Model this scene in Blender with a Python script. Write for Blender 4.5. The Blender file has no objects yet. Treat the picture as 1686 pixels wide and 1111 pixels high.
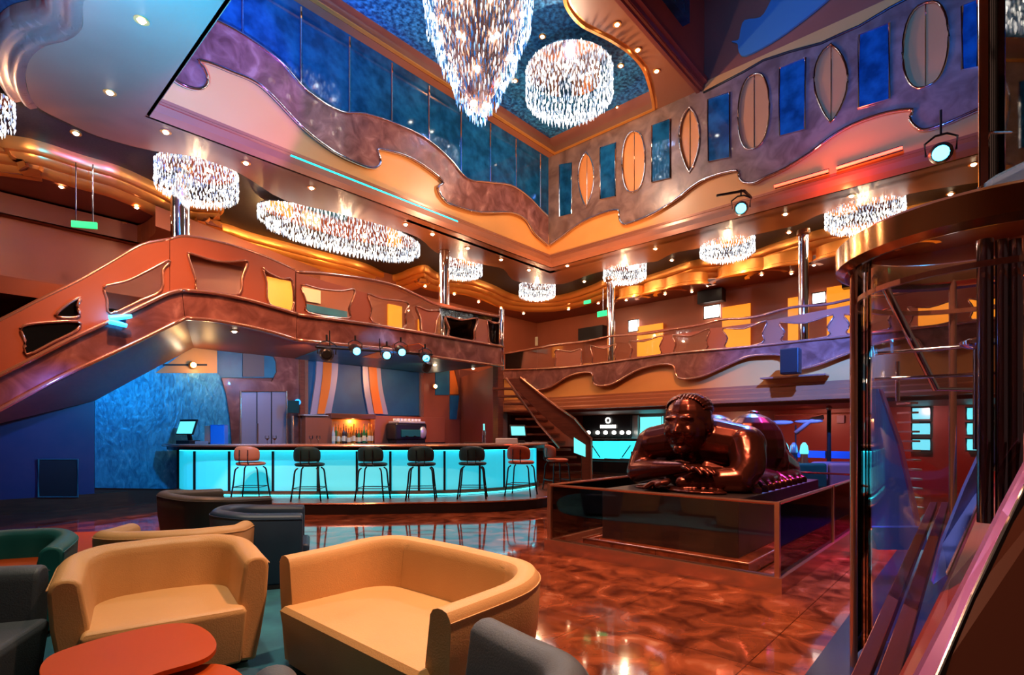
import bpy, bmesh, math, random
from mathutils import Vector, Matrix
from mathutils.geometry import tessellate_polygon
random.seed(7)
PI = math.pi
SC = bpy.context.scene
COL = SC.collection
# ---------------------------------------------------------------- camera
# room axes: the bar side runs along +x (plane y = const), the right hand side along +y (plane x = const)
EYE = 1.5; FPX = 876.0; HX = 843.0; HY = 715.0
A = math.atan2(.673, .740)
FX, FY = math.cos(A), math.sin(A)
RX, RY = FY, -FX
cd = bpy.data.cameras.new('camera'); cam = bpy.data.objects.new('camera', cd); COL.objects.link(cam)
cam.location = (0, 0, EYE); cam.rotation_euler = (PI/2, 0, A - PI/2)
cd.sensor_width = 36; cd.lens = FPX/1686*36; cd.shift_y = (HY-555.5)/1686; cd.clip_start = .05; cd.clip_end = 200
SC.camera = cam
# ---------------------------------------------------------------- exposure, world, big lights
SC.view_settings.view_transform = 'Standard'; SC.view_settings.look = 'None'
SC.view_settings.exposure = 0.68; SC.view_settings.gamma = 1; SC.view_settings.use_curve_mapping = False
W = bpy.data.worlds.new('world'); SC.world = W; W.use_nodes = True
W.node_tree.nodes['Background'].inputs[0].default_value = (.60, .36, .26, 1)
W.node_tree.nodes['Background'].inputs[1].default_value = .085

def CD(X, D, z=0): return Vector((FX*D+RX*X, FY*D+RY*X, z))
def ray(px, py):
    r = (px-HX)/FPX
    return Vector((FX+r*RX, FY+r*RY, (HY-py)/FPX))
O = Vector((0, 0, EYE))
def PX(px, py, x): d = ray(px, py); return O+d*(x/d.x)
def PY(px, py, y): d = ray(px, py); return O+d*(y/d.y)
def PZ(px, py, z): d = ray(px, py); return O+d*((z-EYE)/d.z)
def PD(px, py, D): return O+ray(px, py)*D

def lamp(kind, name, loc, power, color, size=.1, target=None, angle=60, blend=.4, sy=None):
    l = bpy.data.lights.new(name, kind); l.energy = power; l.color = color
    if kind == 'AREA':
        l.size = size
        if sy: l.shape = 'RECTANGLE'; l.size_y = sy
    else: l.shadow_soft_size = size
    if kind == 'SPOT': l.spot_size = math.radians(angle); l.spot_blend = blend
    o = bpy.data.objects.new(name, l); COL.objects.link(o); o.location = loc
    if target is not None:
        o.rotation_euler = (Vector(target)-Vector(loc)).to_track_quat('-Z', 'Y').to_euler()
    return o
WARM = (1, .62, .34); BLUE = (.03, .35, 1); CYAN = (.05, .75, 1); MAG = (1, .05, .35); WHITE = (1, .9, .8)
# light of the two dome chandeliers, just below their crystals
lamp('POINT', 'chandelier_light', (7.7, 7.9, 7.6), 200, (.8, .8, 1), .05)
lamp('POINT', 'chandelier_light', (11.8, 8.6, 9.8), 260, (1, .72, .5), .05)
# warm ceiling wash over the seats and the statue
lamp('SPOT', 'down_beam', CD(-1.9, 3.4, 7.2), 620, (1, .84, .60), .15, CD(-1.6, 3.0, 0), 64, .8)
lamp('SPOT', 'down_beam', CD(1.2, 3.4, 7.2), 1900, (1, .5, .3), .15, CD(1.4, 4.4, 0), 75, .8)
lamp('SPOT', 'down_beam', (6.2, 3.6, 7.2), 900, (1, .45, .25), .1, (6.8, 3.0, 1), 50, .7)
lamp('SPOT', 'down_beam', CD(-4.5, 6.5, 7.2), 1500, (1, .42, .2), .1, CD(-4.6, 9.2, 0), 80, .8)
# warm light thrown on the balcony fronts from the soffit
for p_, t_, e_ in ((CD(-3.5, 5.0, 6.9), PY(300, 450, 10.4), 420), (CD(-.6, 8.5, 7.0), PY(660, 530, 10.4), 480), (CD(3.5, 11.0, 7.0), PX(1000, 600, 15), 900)):
    lamp('SPOT', 'balcony_wash', p_, e_, (1, .42, .2), .1, t_, 90, .9)
# uplight on the fascias
lamp('SPOT', 'cornice_uplight', CD(1.8, 13.5, 3.4), 1500, (1, .5, .2), .1, PX(960, 340, 15), 55, .8)
lamp('SPOT', 'cornice_uplight', CD(-1.0, 12.5, 3.9), 900, (1, .5, .22), .1, PY(720, 260, 11.8), 60, .8)
# blue and magenta show lights, plus added fills noted below
lamp('SPOT', 'colour_beam', CD(-4.1, 5.9, 4.8), 6500, (0, .24, 1), .05, PZ(215, 25, 7.35), 84, .8)
lamp('SPOT', 'colour_beam', CD(.5, 6.5, 5.6), 4200, (.34, .12, 1), .05, PY(330, 110, 11.84), 30, .3)
lamp('SPOT', 'colour_beam', (4, 1.0, 6.6), 6500, (.01, .18, 1), .05, PX(1440, 30, 15.04), 46, .9)
lamp('SPOT', 'colour_beam', (9, 1.2, 6.2), 9000, (.06, .20, 1), .05, PX(1310, 610, 15.04), 36, .9)
lamp('SPOT', 'colour_beam', (3.6, 9.9, 2.8), 280, (.01, .40, 1), .05, (3.9, 13.2, 1.7), 120, .8)  # added fill under the balcony, brightens the relief wall
lamp('SPOT', 'colour_beam', (1.4, 9.6, 2.2), 60, (.05, .15, 1), .05, (1.2, 13.2, 1.0), 110, .8)  # added fill, makes the indigo wall more visible
lamp('SPOT', 'colour_beam', (10.2, 10.2, 2.2), 60, (.25, .12, 1), .05, (10.6, 13.2, 1.0), 90, .8)
lamp('SPOT', 'colour_beam', PX(1220, 345, 14.2), 9000, (1, .03, .30), .05, (8.0, 1.3, 0), 36, .8)
lamp('SPOT', 'colour_beam', (11.5, 1.2, 6.8), 3000, (.9, .05, .8), .05, (9.0, 1.6, .2), 36, .7)
lamp('SPOT', 'colour_beam', (12.5, 3.5, 6.8), 5000, (.05, .25, 1), .4, (8.2, 2.6, 1.2), 22, .7)
lamp('SPOT', 'down_beam', (5.6, 11.2, 3.4), 110, (1, .6, .45), .08, (6.2, 13.3, 1.9), 120, .8)
lamp('SPOT', 'dome_fill', (8.0, 8.2, 10.6), 3000, (.10, .35, 1), .08, (9.0, 8.8, 12.1), 165, .5)  # added lamp aimed up to brighten the dome, no fitting there
lamp('SPOT', 'dome_fill', (11.8, 8.6, 11.0), 500, (.3, .5, 1), .08, (11.8, 8.6, 12.1), 160, .5)  # second added lamp for the dome ceiling
lamp('SPOT', 'colour_beam', CD(3.2, 5.6, 5.2), 900, (.03, .12, 1), .05, PD(1510, 760, 5), 40, .8)  # added beam to light the blue stair side plate
lamp('SPOT', 'colour_beam', CD(1.9, 4.4, 5.2), 500, (.1, .12, 1), .05, PD(1590, 850, 3.3), 30, .8)  # added beam for the sloping plate and kerbs
lamp('SPOT', 'down_beam', (9.6, 11.4, 3.4), 170, (1, .5, .22), .08, (9.2, 13.3, 1.6), 130, .8)
lamp('POINT', 'wall_light_glow', (4.3, 13.2, 3.0), 9, (1, .55, .2), .03)
for p_ in ((440, 383), (520, 405), (600, 428)): lamp('POINT', 'moulding_fill', PZ(p_[0], p_[1]+14, 6.95), 45, (1, .55, .2), .03)  # added bare lamps that brighten the gold wave moulding
lamp('POINT', 'moulding_fill', CD(-6.3, 6.3, 6.5), 45, (1, .30, .30), .05)  # added pink lamp for the soffit's fluted edge
lamp('SPOT', 'down_beam', (9.5, 6.6, 7.2), 900, (1, .5, .3), .1, (9.0, 6.2, 0), 60, .7)  # added beam without a fitting, lightens the floor behind the barrier
for y_, c_ in ((1.5, (1, .25, .2)), (4.0, (1, .3, .2)), (7.0, (1, .5, .3))): lamp('SPOT', 'down_beam', (16.6, y_, 2.26), 130, c_, .06, (17.8, y_, .9), 130, .8)  # added beams to lift the dark shop floor and red wall
lamp('SPOT', 'colour_beam', (13.0, 1.0, 6.6), 1200, (.15, .3, 1), .1, (14.0, 2.2, .5), 40, .8)  # added blue fill for the lounge behind the statue
# light of the two moving heads seen under the bar balcony
lamp('SPOT', 'colour_beam', PD(585, 580, 10.7), 260, (.02, .75, 1), .03, PY(600, 545, 10.4), 90, .8)
lamp('SPOT', 'colour_beam', PD(650, 585, 11.0), 260, (.03, .35, 1), .03, (7.6, 13.2, 2.6), 95, .9)

# ---------------------------------------------------------------- materials
MATS = {}
def mat(name, col=(.5, .5, .5), rough=.5, metal=0, emit=None, es=0, trans=0, alpha=1, coat=0, ior=1.45, spec=.5, noemit=False):
    if name in MATS: return MATS[name]
    m = bpy.data.materials.new(name); m.use_nodes = True
    b = m.node_tree.nodes['Principled BSDF']
    b.inputs['Base Color'].default_value = (*col, 1); b.inputs['Roughness'].default_value = rough
    b.inputs['Metallic'].default_value = metal; b.inputs['IOR'].default_value = ior
    b.inputs['Transmission Weight'].default_value = trans; b.inputs['Alpha'].default_value = alpha
    b.inputs['Coat Weight'].default_value = coat; b.inputs['Specular IOR Level'].default_value = spec
    if emit:
        b.inputs['Emission Color'].default_value = (*emit, 1); b.inputs['Emission Strength'].default_value = es
    if noemit: m.cycles.emission_sampling = 'NONE'
    MATS[name] = m; return m
def noisy(name, c1, c2, scale=3, detail=8, rough=.4, metal=0, bump=0, coat=0, distort=0, c3=None, stretch=(1, 1, 1), lo=.35, hi=.65, bscale=None):
    m = mat(name, c1, rough, metal, coat=coat); nt = m.node_tree; N = nt.nodes; L = nt.links
    b = N['Principled BSDF']
    tc = N.new('ShaderNodeTexCoord'); mp = N.new('ShaderNodeMapping'); mp.inputs['Scale'].default_value = stretch
    no = N.new('ShaderNodeTexNoise'); no.inputs['Scale'].default_value = scale; no.inputs['Detail'].default_value = detail
    no.inputs['Distortion'].default_value = distort
    cr = N.new('ShaderNodeValToRGB'); e = cr.color_ramp.elements
    e[0].position = lo; e[0].color = (*c1, 1); e[1].position = hi; e[1].color = (*c2, 1)
    if c3: k = e.new(min(.98, hi+.12)); k.color = (*c3, 1)
    L.new(tc.outputs['Object'], mp.inputs[0]); L.new(mp.outputs[0], no.inputs['Vector']); L.new(no.outputs['Fac'], cr.inputs[0]); L.new(cr.outputs[0], b.inputs['Base Color'])
    if bump:
        bp = N.new('ShaderNodeBump'); bp.inputs['Strength'].default_value = bump; bp.inputs['Distance'].default_value = .02
        n2 = N.new('ShaderNodeTexNoise'); n2.inputs['Scale'].default_value = bscale or scale*3; n2.inputs['Detail'].default_value = 4
        L.new(mp.outputs[0], n2.inputs['Vector']); L.new(n2.outputs['Fac'], bp.inputs['Height']); L.new(bp.outputs[0], b.inputs['Normal'])
    return m
def M_floor():
    m = noisy('polished_marble', (.085, .018, .008), (.32, .075, .028), 3.4, 14, .07, 0, 0, .3, .9, (.48, .20, .11), lo=.36, hi=.62)
    nt = m.node_tree; N = nt.nodes; L = nt.links; b = N['Principled BSDF']
    cr = [n for n in N if n.type == 'VALTORGB'][0]; tc = [n for n in N if n.type == 'TEX_COORD'][0]
    br = N.new('ShaderNodeTexBrick'); br.inputs['Scale'].default_value = 1; br.offset = 0
    br.inputs['Brick Width'].default_value = 1.2; br.inputs['Row Height'].default_value = 1.2; br.inputs['Mortar Size'].default_value = .004
    br.inputs['Color1'].default_value = (1, 1, 1, 1); br.inputs['Color2'].default_value = (.72, .72, .72, 1); br.inputs['Mortar'].default_value = (.25, .2, .2, 1)
    mx = N.new('ShaderNodeMix'); mx.data_type = 'RGBA'; mx.blend_type = 'MULTIPLY'; mx.inputs[0].default_value = 1
    L.new(tc.outputs['Object'], br.inputs['Vector']); L.new(cr.outputs[0], mx.inputs[6]); L.new(br.outputs['Color'], mx.inputs[7]); L.new(mx.outputs[2], b.inputs['Base Color'])
    wv = N.new('ShaderNodeTexNoise'); wv.inputs['Scale'].default_value = 5; bp = N.new('ShaderNodeBump'); bp.inputs['Strength'].default_value = .012; bp.inputs['Distance'].default_value = .05
    L.new(tc.outputs['Object'], wv.inputs['Vector']); L.new(wv.outputs['Fac'], bp.inputs['Height']); L.new(bp.outputs[0], b.inputs['Normal'])
    return m
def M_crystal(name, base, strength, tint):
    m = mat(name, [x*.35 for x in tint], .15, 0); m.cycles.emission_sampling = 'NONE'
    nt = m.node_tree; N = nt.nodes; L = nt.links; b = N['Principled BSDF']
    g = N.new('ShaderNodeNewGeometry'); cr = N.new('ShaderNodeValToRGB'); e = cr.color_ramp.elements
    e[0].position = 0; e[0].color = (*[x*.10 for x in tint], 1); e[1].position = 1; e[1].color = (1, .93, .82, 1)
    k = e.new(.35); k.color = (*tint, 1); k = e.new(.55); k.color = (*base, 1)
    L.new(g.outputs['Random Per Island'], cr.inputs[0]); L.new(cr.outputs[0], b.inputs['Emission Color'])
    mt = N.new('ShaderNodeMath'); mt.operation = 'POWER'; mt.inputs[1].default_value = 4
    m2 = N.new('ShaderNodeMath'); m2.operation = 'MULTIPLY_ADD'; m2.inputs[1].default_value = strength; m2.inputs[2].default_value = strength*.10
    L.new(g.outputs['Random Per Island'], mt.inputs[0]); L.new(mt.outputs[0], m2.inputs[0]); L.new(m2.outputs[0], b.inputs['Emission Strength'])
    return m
def M_glass(name, tint, alpha, rough=.02):
    # architectural glass: clear and reflective
    if name in MATS: return MATS[name]
    m = bpy.data.materials.new(name); m.use_nodes = True; nt = m.node_tree; N = nt.nodes; L = nt.links
    N.remove(N['Principled BSDF']); out = N['Material Output']
    t = N.new('ShaderNodeBsdfTransparent'); t.inputs[0].default_value = (*tint, 1)
    g = N.new('ShaderNodeBsdfGlossy'); g.inputs['Roughness'].default_value = rough
    f = N.new('ShaderNodeFresnel'); f.inputs[0].default_value = 1.5 if name != 'tinted_glass' else 1.15
    a = N.new('ShaderNodeMath'); a.operation = 'MAXIMUM'; a.inputs[1].default_value = alpha
    mx = N.new('ShaderNodeMixShader'); L.new(f.outputs[0], a.inputs[0]); L.new(a.outputs[0], mx.inputs[0])
    L.new(t.outputs[0], mx.inputs[1]); L.new(g.outputs[0], mx.inputs[2]); L.new(mx.outputs[0], out.inputs[0])
    MATS[name] = m; return m
floor_m = M_floor()
soffit_m = noisy('terracotta_ceiling_paint', (.24, .078, .032), (.27, .088, .036), 1, 2, .38)
inner_m = mat('rust_ceiling_paint', (.20, .045, .016), .45)
cream_m = noisy('ochre_wall_panel', (.58, .235, .055), (.62, .26, .065), .6, 2, .35)
inset_m = noisy('burnt_orange_inset', (.52, .18, .05), (.56, .20, .055), .6, 2, .35)
rust_m = noisy('rust_lacquer', (.27, .070, .030), (.31, .080, .034), .8, 2, .42)
marble_m = noisy('mottled_plum_stone', (.12, .038, .028), (.22, .08, .06), 2.6, 8, .25, .1, .25, .2, .8, (.34, .15, .11), lo=.38, hi=.6)
marbleblue_m = noisy('mottled_grey_stone', (.13, .065, .045), (.25, .14, .10), 2.2, 8, .3, .1, .2, .1, .8)
gold_m = mat('gold_moulding', (.72, .27, .05), .28, .6)
darkgold_m = mat('dark_bronze_moulding', (.26, .07, .03), .3, .4)
chrome_m = mat('polished_chrome', (.82, .80, .80), .07, 1)
copper_m = mat('rosy_polished_metal', (.60, .30, .20), .18, .75)
brass_m = mat('smoked_brass', (.42, .22, .10), .14, .85)
blackc_m = noisy('speckled_black_ceiling', (.006, .006, .009), (.02, .018, .02), 30, 2, .5)
navyg_m = noisy('dark_blue_mirror_glass', (.004, .04, .10), (.01, .10, .22), 3, 4, .06, .2)
star_m = noisy('blue_glitter_ceiling', (.006, .07, .20), (.05, .34, .70), 9, 6, .3, .2, .5, 0, 0, lo=.4, hi=.66)
dark_m = mat('charcoal_metal', (.02, .02, .022), .35, .5)
black_m = mat('black_plastic', (.012, .012, .014), .35)
blackst_m = mat('black_polished_stone', (.012, .007, .007), .42)
bronze_m = mat('dark_red_bronze', (.12, .028, .018), .24, .85)
yellow_m = noisy('mustard_leather', (.58, .32, .12), (.62, .35, .135), 2, 3, .48, 0, .12, 0, bscale=120)
grey_m = noisy('slate_leather', (.055, .070, .085), (.07, .085, .10), 2, 3, .5, 0, .12, 0, bscale=120)
olive_m = noisy('dark_grey_green_leather', (.045, .060, .058), (.055, .07, .066), 2, 3, .5, 0, .12, 0, bscale=120)
navy_m = noisy('navy_leather', (.012, .035, .075), (.016, .045, .09), 2, 3, .45)
teal_m = noisy('teal_leather', (.005, .10, .095), (.008, .13, .12), 2, 3, .45)
orange_m = mat('orange_lacquer', (.40, .055, .004), .5, spec=.2)
bluewall_m = noisy('teal_relief_wall', (.012, .16, .26), (.05, .34, .48), 7, 8, .3, .2, 1.0, 0, 1.5, (.25, .5, .55), stretch=(1, 1, .5), bscale=16)
blueplain_m = noisy('petrol_blue_wall', (.01, .10, .17), (.015, .15, .23), 2, 3, .4)
indigo_m = noisy('mottled_indigo_wall', (.03, .04, .12), (.07, .05, .13), 1.4, 3, .4)
cyanlit_m = None
def M_barpanel():
    # back-lit frosted panel: glow strongest along the lamps at its foot
    m = mat('backlit_cyan_panel', (.2, .8, .9), .3); nt = m.node_tree; N = nt.nodes; L = nt.links; b = N['Principled BSDF']
    b.inputs['Emission Color'].default_value = (.01, .55, .72, 1); b.inputs['Emission Strength'].default_value = .55
    return m
barpan_m = M_barpanel()
tealsheen_m = mat('teal_sheen_glow', (.0, .3, .35), .4, emit=(.0, .62, .62), es=1.5)  # reflected teal streak put into the material as emission
amber_m = mat('amber_panel_glow', (.6, .25, .03), .4, emit=(1, .30, .015), es=.62)  # wall-wash light on the panels put in as emission
whitelit_m = mat('white_lit', (.9, .9, .9), .4, emit=(1, .9, .8), es=2.5)
creamlit_m = mat('pale_notice', (.7, .62, .4), .6)
screen_m = mat('screen_teal', (.1, .4, .4), .2, emit=(.12, .75, .78), es=.9)
lens_m = mat('downlight_lens', (1, .9, .7), .3, emit=(1, .78, .5), es=26, noemit=True)
bulb_m = mat('chandelier_bulb', (1, .9, .8), .3, emit=(1, .86, .66), es=20, noemit=True)
cyanlens_m = mat('cyan_lens', (.2, .8, 1), .3, emit=(.04, .50, 1), es=9, noemit=True)
redled_m = mat('red_led_tube', (1, .2, .1), .3, emit=(1, .05, .018), es=4)
green_m = mat('green_sign_light', (.0, .5, .2), .4, emit=(.0, .75, .22), es=.8)
skin_m = mat('warm_white_metal', (.7, .68, .66), .25, .6)
wood_m = noisy('dark_red_wood', (.12, .030, .014), (.17, .045, .02), 3, 6, .35, stretch=(1, 1, 8))
brownwall_m = mat('dark_brown_wall', (.13, .030, .016), .4)
clear_m = M_glass('clear_glass', (.985, .985, .99), .03)
smoke_m = M_glass('smoked_glass', (.93, .89, .89), .05)
violet_m = M_glass('tinted_glass', (.96, .95, .99), .05)
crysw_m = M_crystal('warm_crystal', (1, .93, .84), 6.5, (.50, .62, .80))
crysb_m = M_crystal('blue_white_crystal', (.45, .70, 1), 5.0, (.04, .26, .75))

# ---------------------------------------------------------------- mesh tools
def sm(pts, n=5, closed=False):
    P = [Vector(p) for p in pts]; out = []; N = len(P)
    for i in range(N if closed else N-1):
        p1, p2 = P[i], P[(i+1) % N]
        p0 = P[i-1] if (closed or i > 0) else p1*2-p2
        p3 = P[(i+2) % N] if (closed or i+2 < N) else p2*2-p1
        for k in range(n):
            t = k/n
            out.append(.5*((2*p1)+(p2-p0)*t+(2*p0-5*p1+4*p2-p3)*t*t+(3*p1-p0-3*p2+p3)*t**3))
    if not closed: out.append(P[-1])
    return out
class MB:
    def __init__(s): s.v = []; s.f = []
    def add(s, vs, fs):
        o = len(s.v); s.v += [Vector(v) for v in vs]; s.f += [tuple(i+o for i in f) for f in fs]; return s
    def box(s, c, d, rz=0, rx=0, ry=0):
        c = Vector(c); m = Matrix.Rotation(rz, 3, 'Z') @ Matrix.Rotation(ry, 3, 'Y') @ Matrix.Rotation(rx, 3, 'X')
        vs = [c+m @ Vector((x*d[0]/2, y*d[1]/2, z*d[2]/2)) for x in (-1, 1) for y in (-1, 1) for z in (-1, 1)]
        return s.add(vs, [(0, 1, 3, 2), (4, 6, 7, 5), (0, 4, 5, 1), (2, 3, 7, 6), (0, 2, 6, 4), (1, 5, 7, 3)])
    def b2(s, lo, hi):
        return s.box([(a+b)/2 for a, b in zip(lo, hi)], [abs(b-a) for a, b in zip(lo, hi)])
    def beam(s, p0, p1, w, h):
        p0, p1 = Vector(p0), Vector(p1); t = (p1-p0).normalized(); sd = t.cross(Vector((0, 0, 1)))
        sd = sd.normalized() if sd.length > 1e-4 else Vector((1, 0, 0)); u = sd.cross(t)
        vs = [p+sd*a*w/2+u*b*h/2 for p in (p0, p1) for a, b in ((-1, -1), (1, -1), (1, 1), (-1, 1))]
        return s.add(vs, [(3, 2, 1, 0), (4, 5, 6, 7), (0, 1, 5, 4), (1, 2, 6, 5), (2, 3, 7, 6), (3, 0, 4, 7)])
    def tube(s, path, r, seg=8, closed=False, flat=1.0):
        P = [Vector(p) for p in path]; n = len(P); rings = []; up = Vector((0, 0, 1))
        rr = r if hasattr(r, '__len__') else [r]*n
        for i, p in enumerate(P):
            a = P[(i-1) % n] if (closed or i > 0) else P[i]; b = P[(i+1) % n] if (closed or i < n-1) else P[i]
            t = (b-a).normalized(); sd = t.cross(up)
            if sd.length < 1e-3: sd = t.cross(Vector((0, 1, 0)))
            sd.normalize(); u = sd.cross(t)
            rings.append([p+sd*math.cos(2*PI*k/seg)*rr[i]+u*math.sin(2*PI*k/seg)*rr[i]*flat for k in range(seg)])
        vs = [v for g in rings for v in g]; fs = []
        for i in range(n if closed else n-1):
            j = (i+1) % n
            for k in range(seg): fs.append((i*seg+k, i*seg+(k+1) % seg, j*seg+(k+1) % seg, j*seg+k))
        if not closed: fs += [tuple(range(seg-1, -1, -1)), tuple((n-1)*seg+k for k in range(seg))]
        return s.add(vs, fs)
    def cyl(s, p0, p1, r0, r1=None, seg=16): return s.tube([p0, p1], [r0, r0 if r1 is None else r1], seg)
    def lathe(s, prof, seg=24, c=(0, 0, 0), sx=1, sy=1, rz=0, caps=True):
        c = Vector(c); vs = []; fs = []; n = len(prof); m = Matrix.Rotation(rz, 3, 'Z')
        for r, z in prof:
            for k in range(seg): vs.append(c+m @ Vector((r*sx*math.cos(2*PI*k/seg), r*sy*math.sin(2*PI*k/seg), z)))
        for i in range(n-1):
            for k in range(seg): fs.append((i*seg+k, i*seg+(k+1) % seg, (i+1)*seg+(k+1) % seg, (i+1)*seg+k))
        if caps: fs += [tuple(range(seg-1, -1, -1)), tuple((n-1)*seg+k for k in range(seg))]
        return s.add(vs, fs)
    def ball(s, c, r, seg=12, rings=8):
        r = r if hasattr(r, '__len__') else (r, r, r); c = Vector(c)
        vs = [c+Vector((0, 0, r[2]))]; fs = []
        for i in range(1, rings):
            a = PI*i/rings
            for k in range(seg): vs.append(c+Vector((r[0]*math.sin(a)*math.cos(2*PI*k/seg), r[1]*math.sin(a)*math.sin(2*PI*k/seg), r[2]*math.cos(a))))
        vs.append(c-Vector((0, 0, r[2])))
        for k in range(seg): fs.append((0, 1+k, 1+(k+1) % seg)); fs.append((len(vs)-1, 1+(rings-2)*seg+(k+1) % seg, 1+(rings-2)*seg+k))
        for i in range(rings-2):
            for k in range(seg): fs.append((1+i*seg+k, 1+(i+1)*seg+k, 1+(i+1)*seg+(k+1) % seg, 1+i*seg+(k+1) % seg))
        return s.add(vs, fs)
    def plate(s, outer, vec, holes=()):
        # flat outline (3D points) with holes, extruded by vec
        loops = [[Vector(p) for p in outer]]+[[Vector(p) for p in h] for h in holes]; vec = Vector(vec)
        tris = tessellate_polygon(loops); flat = [p for l in loops for p in l]; n = len(flat)
        fs = [tuple(t) for t in tris]+[tuple(i+n for i in reversed(t)) for t in tris]; o = 0
        for l in loops:
            k = len(l)
            for i in range(k): fs.append((o+i, o+(i+1) % k, o+(i+1) % k+n, o+i+n))
            o += k
        return s.add(flat+[p+vec for p in flat], fs)
    def sweep(s, path, prof, closed=False):
        # prof = list of (outward offset, height) swept along a horizontal path; offset to the right of travel
        P = [Vector(p) for p in path]; n = len(P); m = len(prof); vs = []
        for i, p in enumerate(P):
            a = P[(i-1) % n] if (closed or i > 0) else p; b = P[(i+1) % n] if (closed or i < n-1) else p
            t1 = (p-a); t2 = (b-p); t1.z = t2.z = 0
            t1 = t1.normalized() if t1.length > 1e-6 else t2.normalized(); t2 = t2.normalized() if t2.length > 1e-6 else t1
            n1 = Vector((t1.y, -t1.x, 0)); n2 = Vector((t2.y, -t2.x, 0)); nn = (n1+n2)
            nn = nn/(max(.4, nn.length_squared/2)) if nn.length > 1e-5 else n1
            for o, z in prof: vs.append(p+nn*o+Vector((0, 0, z)))
        fs = []
        for i in range(n if closed else n-1):
            j = (i+1) % n
            for k in range(m-1): fs.append((i*m+k, i*m+k+1, j*m+k+1, j*m+k))
        return s.add(vs, fs)
    def octa(s, c, w, h):
        x, y, z = c
        return s.add([(x, y, z+h*.5), (x+w, y, z+h*.12), (x, y+w, z+h*.12), (x-w, y, z+h*.12), (x, y-w, z+h*.12), (x, y, z-h*.5)],
                     [(0, 1, 2), (0, 2, 3), (0, 3, 4), (0, 4, 1), (5, 2, 1), (5, 3, 2), (5, 4, 3), (5, 1, 4)])
    def build(s, name, m, parent=None, smooth=False, bevel=0, seg=2, sub=0, local=None, auto=False):
        me = bpy.data.meshes.new(name)
        vs = s.v
        if local is not None: vs = [local @ v for v in vs]
        me.from_pydata([tuple(v) for v in vs], [], s.f); me.materials.append(m)
        bm = bmesh.new(); bm.from_mesh(me); bmesh.ops.recalc_face_normals(bm, faces=bm.faces); bm.to_mesh(me); bm.free()
        if smooth: me.polygons.foreach_set('use_smooth', [True]*len(me.polygons))
        o = bpy.data.objects.new(name, me); COL.objects.link(o)
        if parent: o.parent = parent
        if bevel:
            b = o.modifiers.new('b', 'BEVEL'); b.width = bevel; b.segments = seg; b.limit_method = 'ANGLE'; b.angle_limit = math.radians(35)
        if sub: q = o.modifiers.new('s', 'SUBSURF'); q.levels = sub; q.render_levels = sub
        if auto:
            me.polygons.foreach_set('use_smooth', [True]*len(me.polygons)); me.set_sharp_from_angle(angle=math.radians(40))
        return o
def tag(o, label=None, cat=None, group=None, kind=None):
    if label: o['label'] = label
    if cat: o['category'] = cat
    if group: o['group'] = group
    if kind: o['kind'] = kind
    return o
def thing(name, label, cat, loc=(0, 0, 0), rz=0, group=None):
    o = bpy.data.objects.new(name, None); COL.objects.link(o); o.location = loc; o.rotation_euler = (0, 0, rz)
    return tag(o, label, cat, group)
def kids(o): return [c for c in bpy.data.objects if c.parent == o]
def dup(o, loc=None, rz=None, parent=None, scale=None):
    c = o.copy(); COL.objects.link(c)
    if parent is not None: c.parent = parent
    if loc is not None: c.location = loc
    if rz is not None: c.rotation_euler = (0, 0, rz)
    if scale is not None: c.scale = scale
    for k in KIDS.get(o.name) or [x for x in kids(o)]: dup(k, parent=c)
    return c
KIDS = {}
def struct(o, name=None): o['kind'] = 'structure'; return o
def rx(pts, f, *a): return [f(p[0], p[1], *a) for p in pts]
# ================================================================ SETTING
ZS = 7.35; ZU = 11.37; XL, XR, YL = 2.45, 15.04, 11.84; YB = 10.4; ZB = 3.5
def V(*a): return Vector(a)
struct(MB().b2((-5, -5, -.3), (24, 19, 0)).build('floor', floor_m))
# carpets
carpet_m = noisy('teal_carpet', (.01, .085, .13), (.02, .15, .20), 3, 3, .9)
carpet2_m = noisy('dark_teal_carpet', (.008, .045, .08), (.012, .06, .10), 3, 3, .9)
pts = [CD(*p) for p in ((-6, 1.0), (-6, 5.0), (-3.2, 6.1), (-1.9, 5.6), (-1.2, 4.7), (-.2, 3.6), (.25, 2.4), (.3, .8))]
tag(MB().plate(sm(pts, 5, True), (0, 0, .012)).build('carpet', carpet_m), 'teal blue carpet under the yellow tub chairs', 'carpet')
c = CD(-1.65, 2.75); c2 = [c+V(.62*math.cos(t*PI/12), .62*math.sin(t*PI/12), .014) for t in range(24)]
tag(MB().plate(c2, (0, 0, .008)).build('carpet_disc', carpet2_m), 'dark round carpet inlay between the two front yellow chairs', 'carpet')
pts = [(x, y, 0) for x, y in ((2, .85), (12.5, 1.0), (12.5, -4), (2, -4))]
tag(MB().plate(pts, (0, 0, .015)).build('stair_mat', mat('dark_blue_floor', (.012, .02, .05), .18)), 'dark blue glossy floor strip beside the glass enclosure', 'floor strip')

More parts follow.
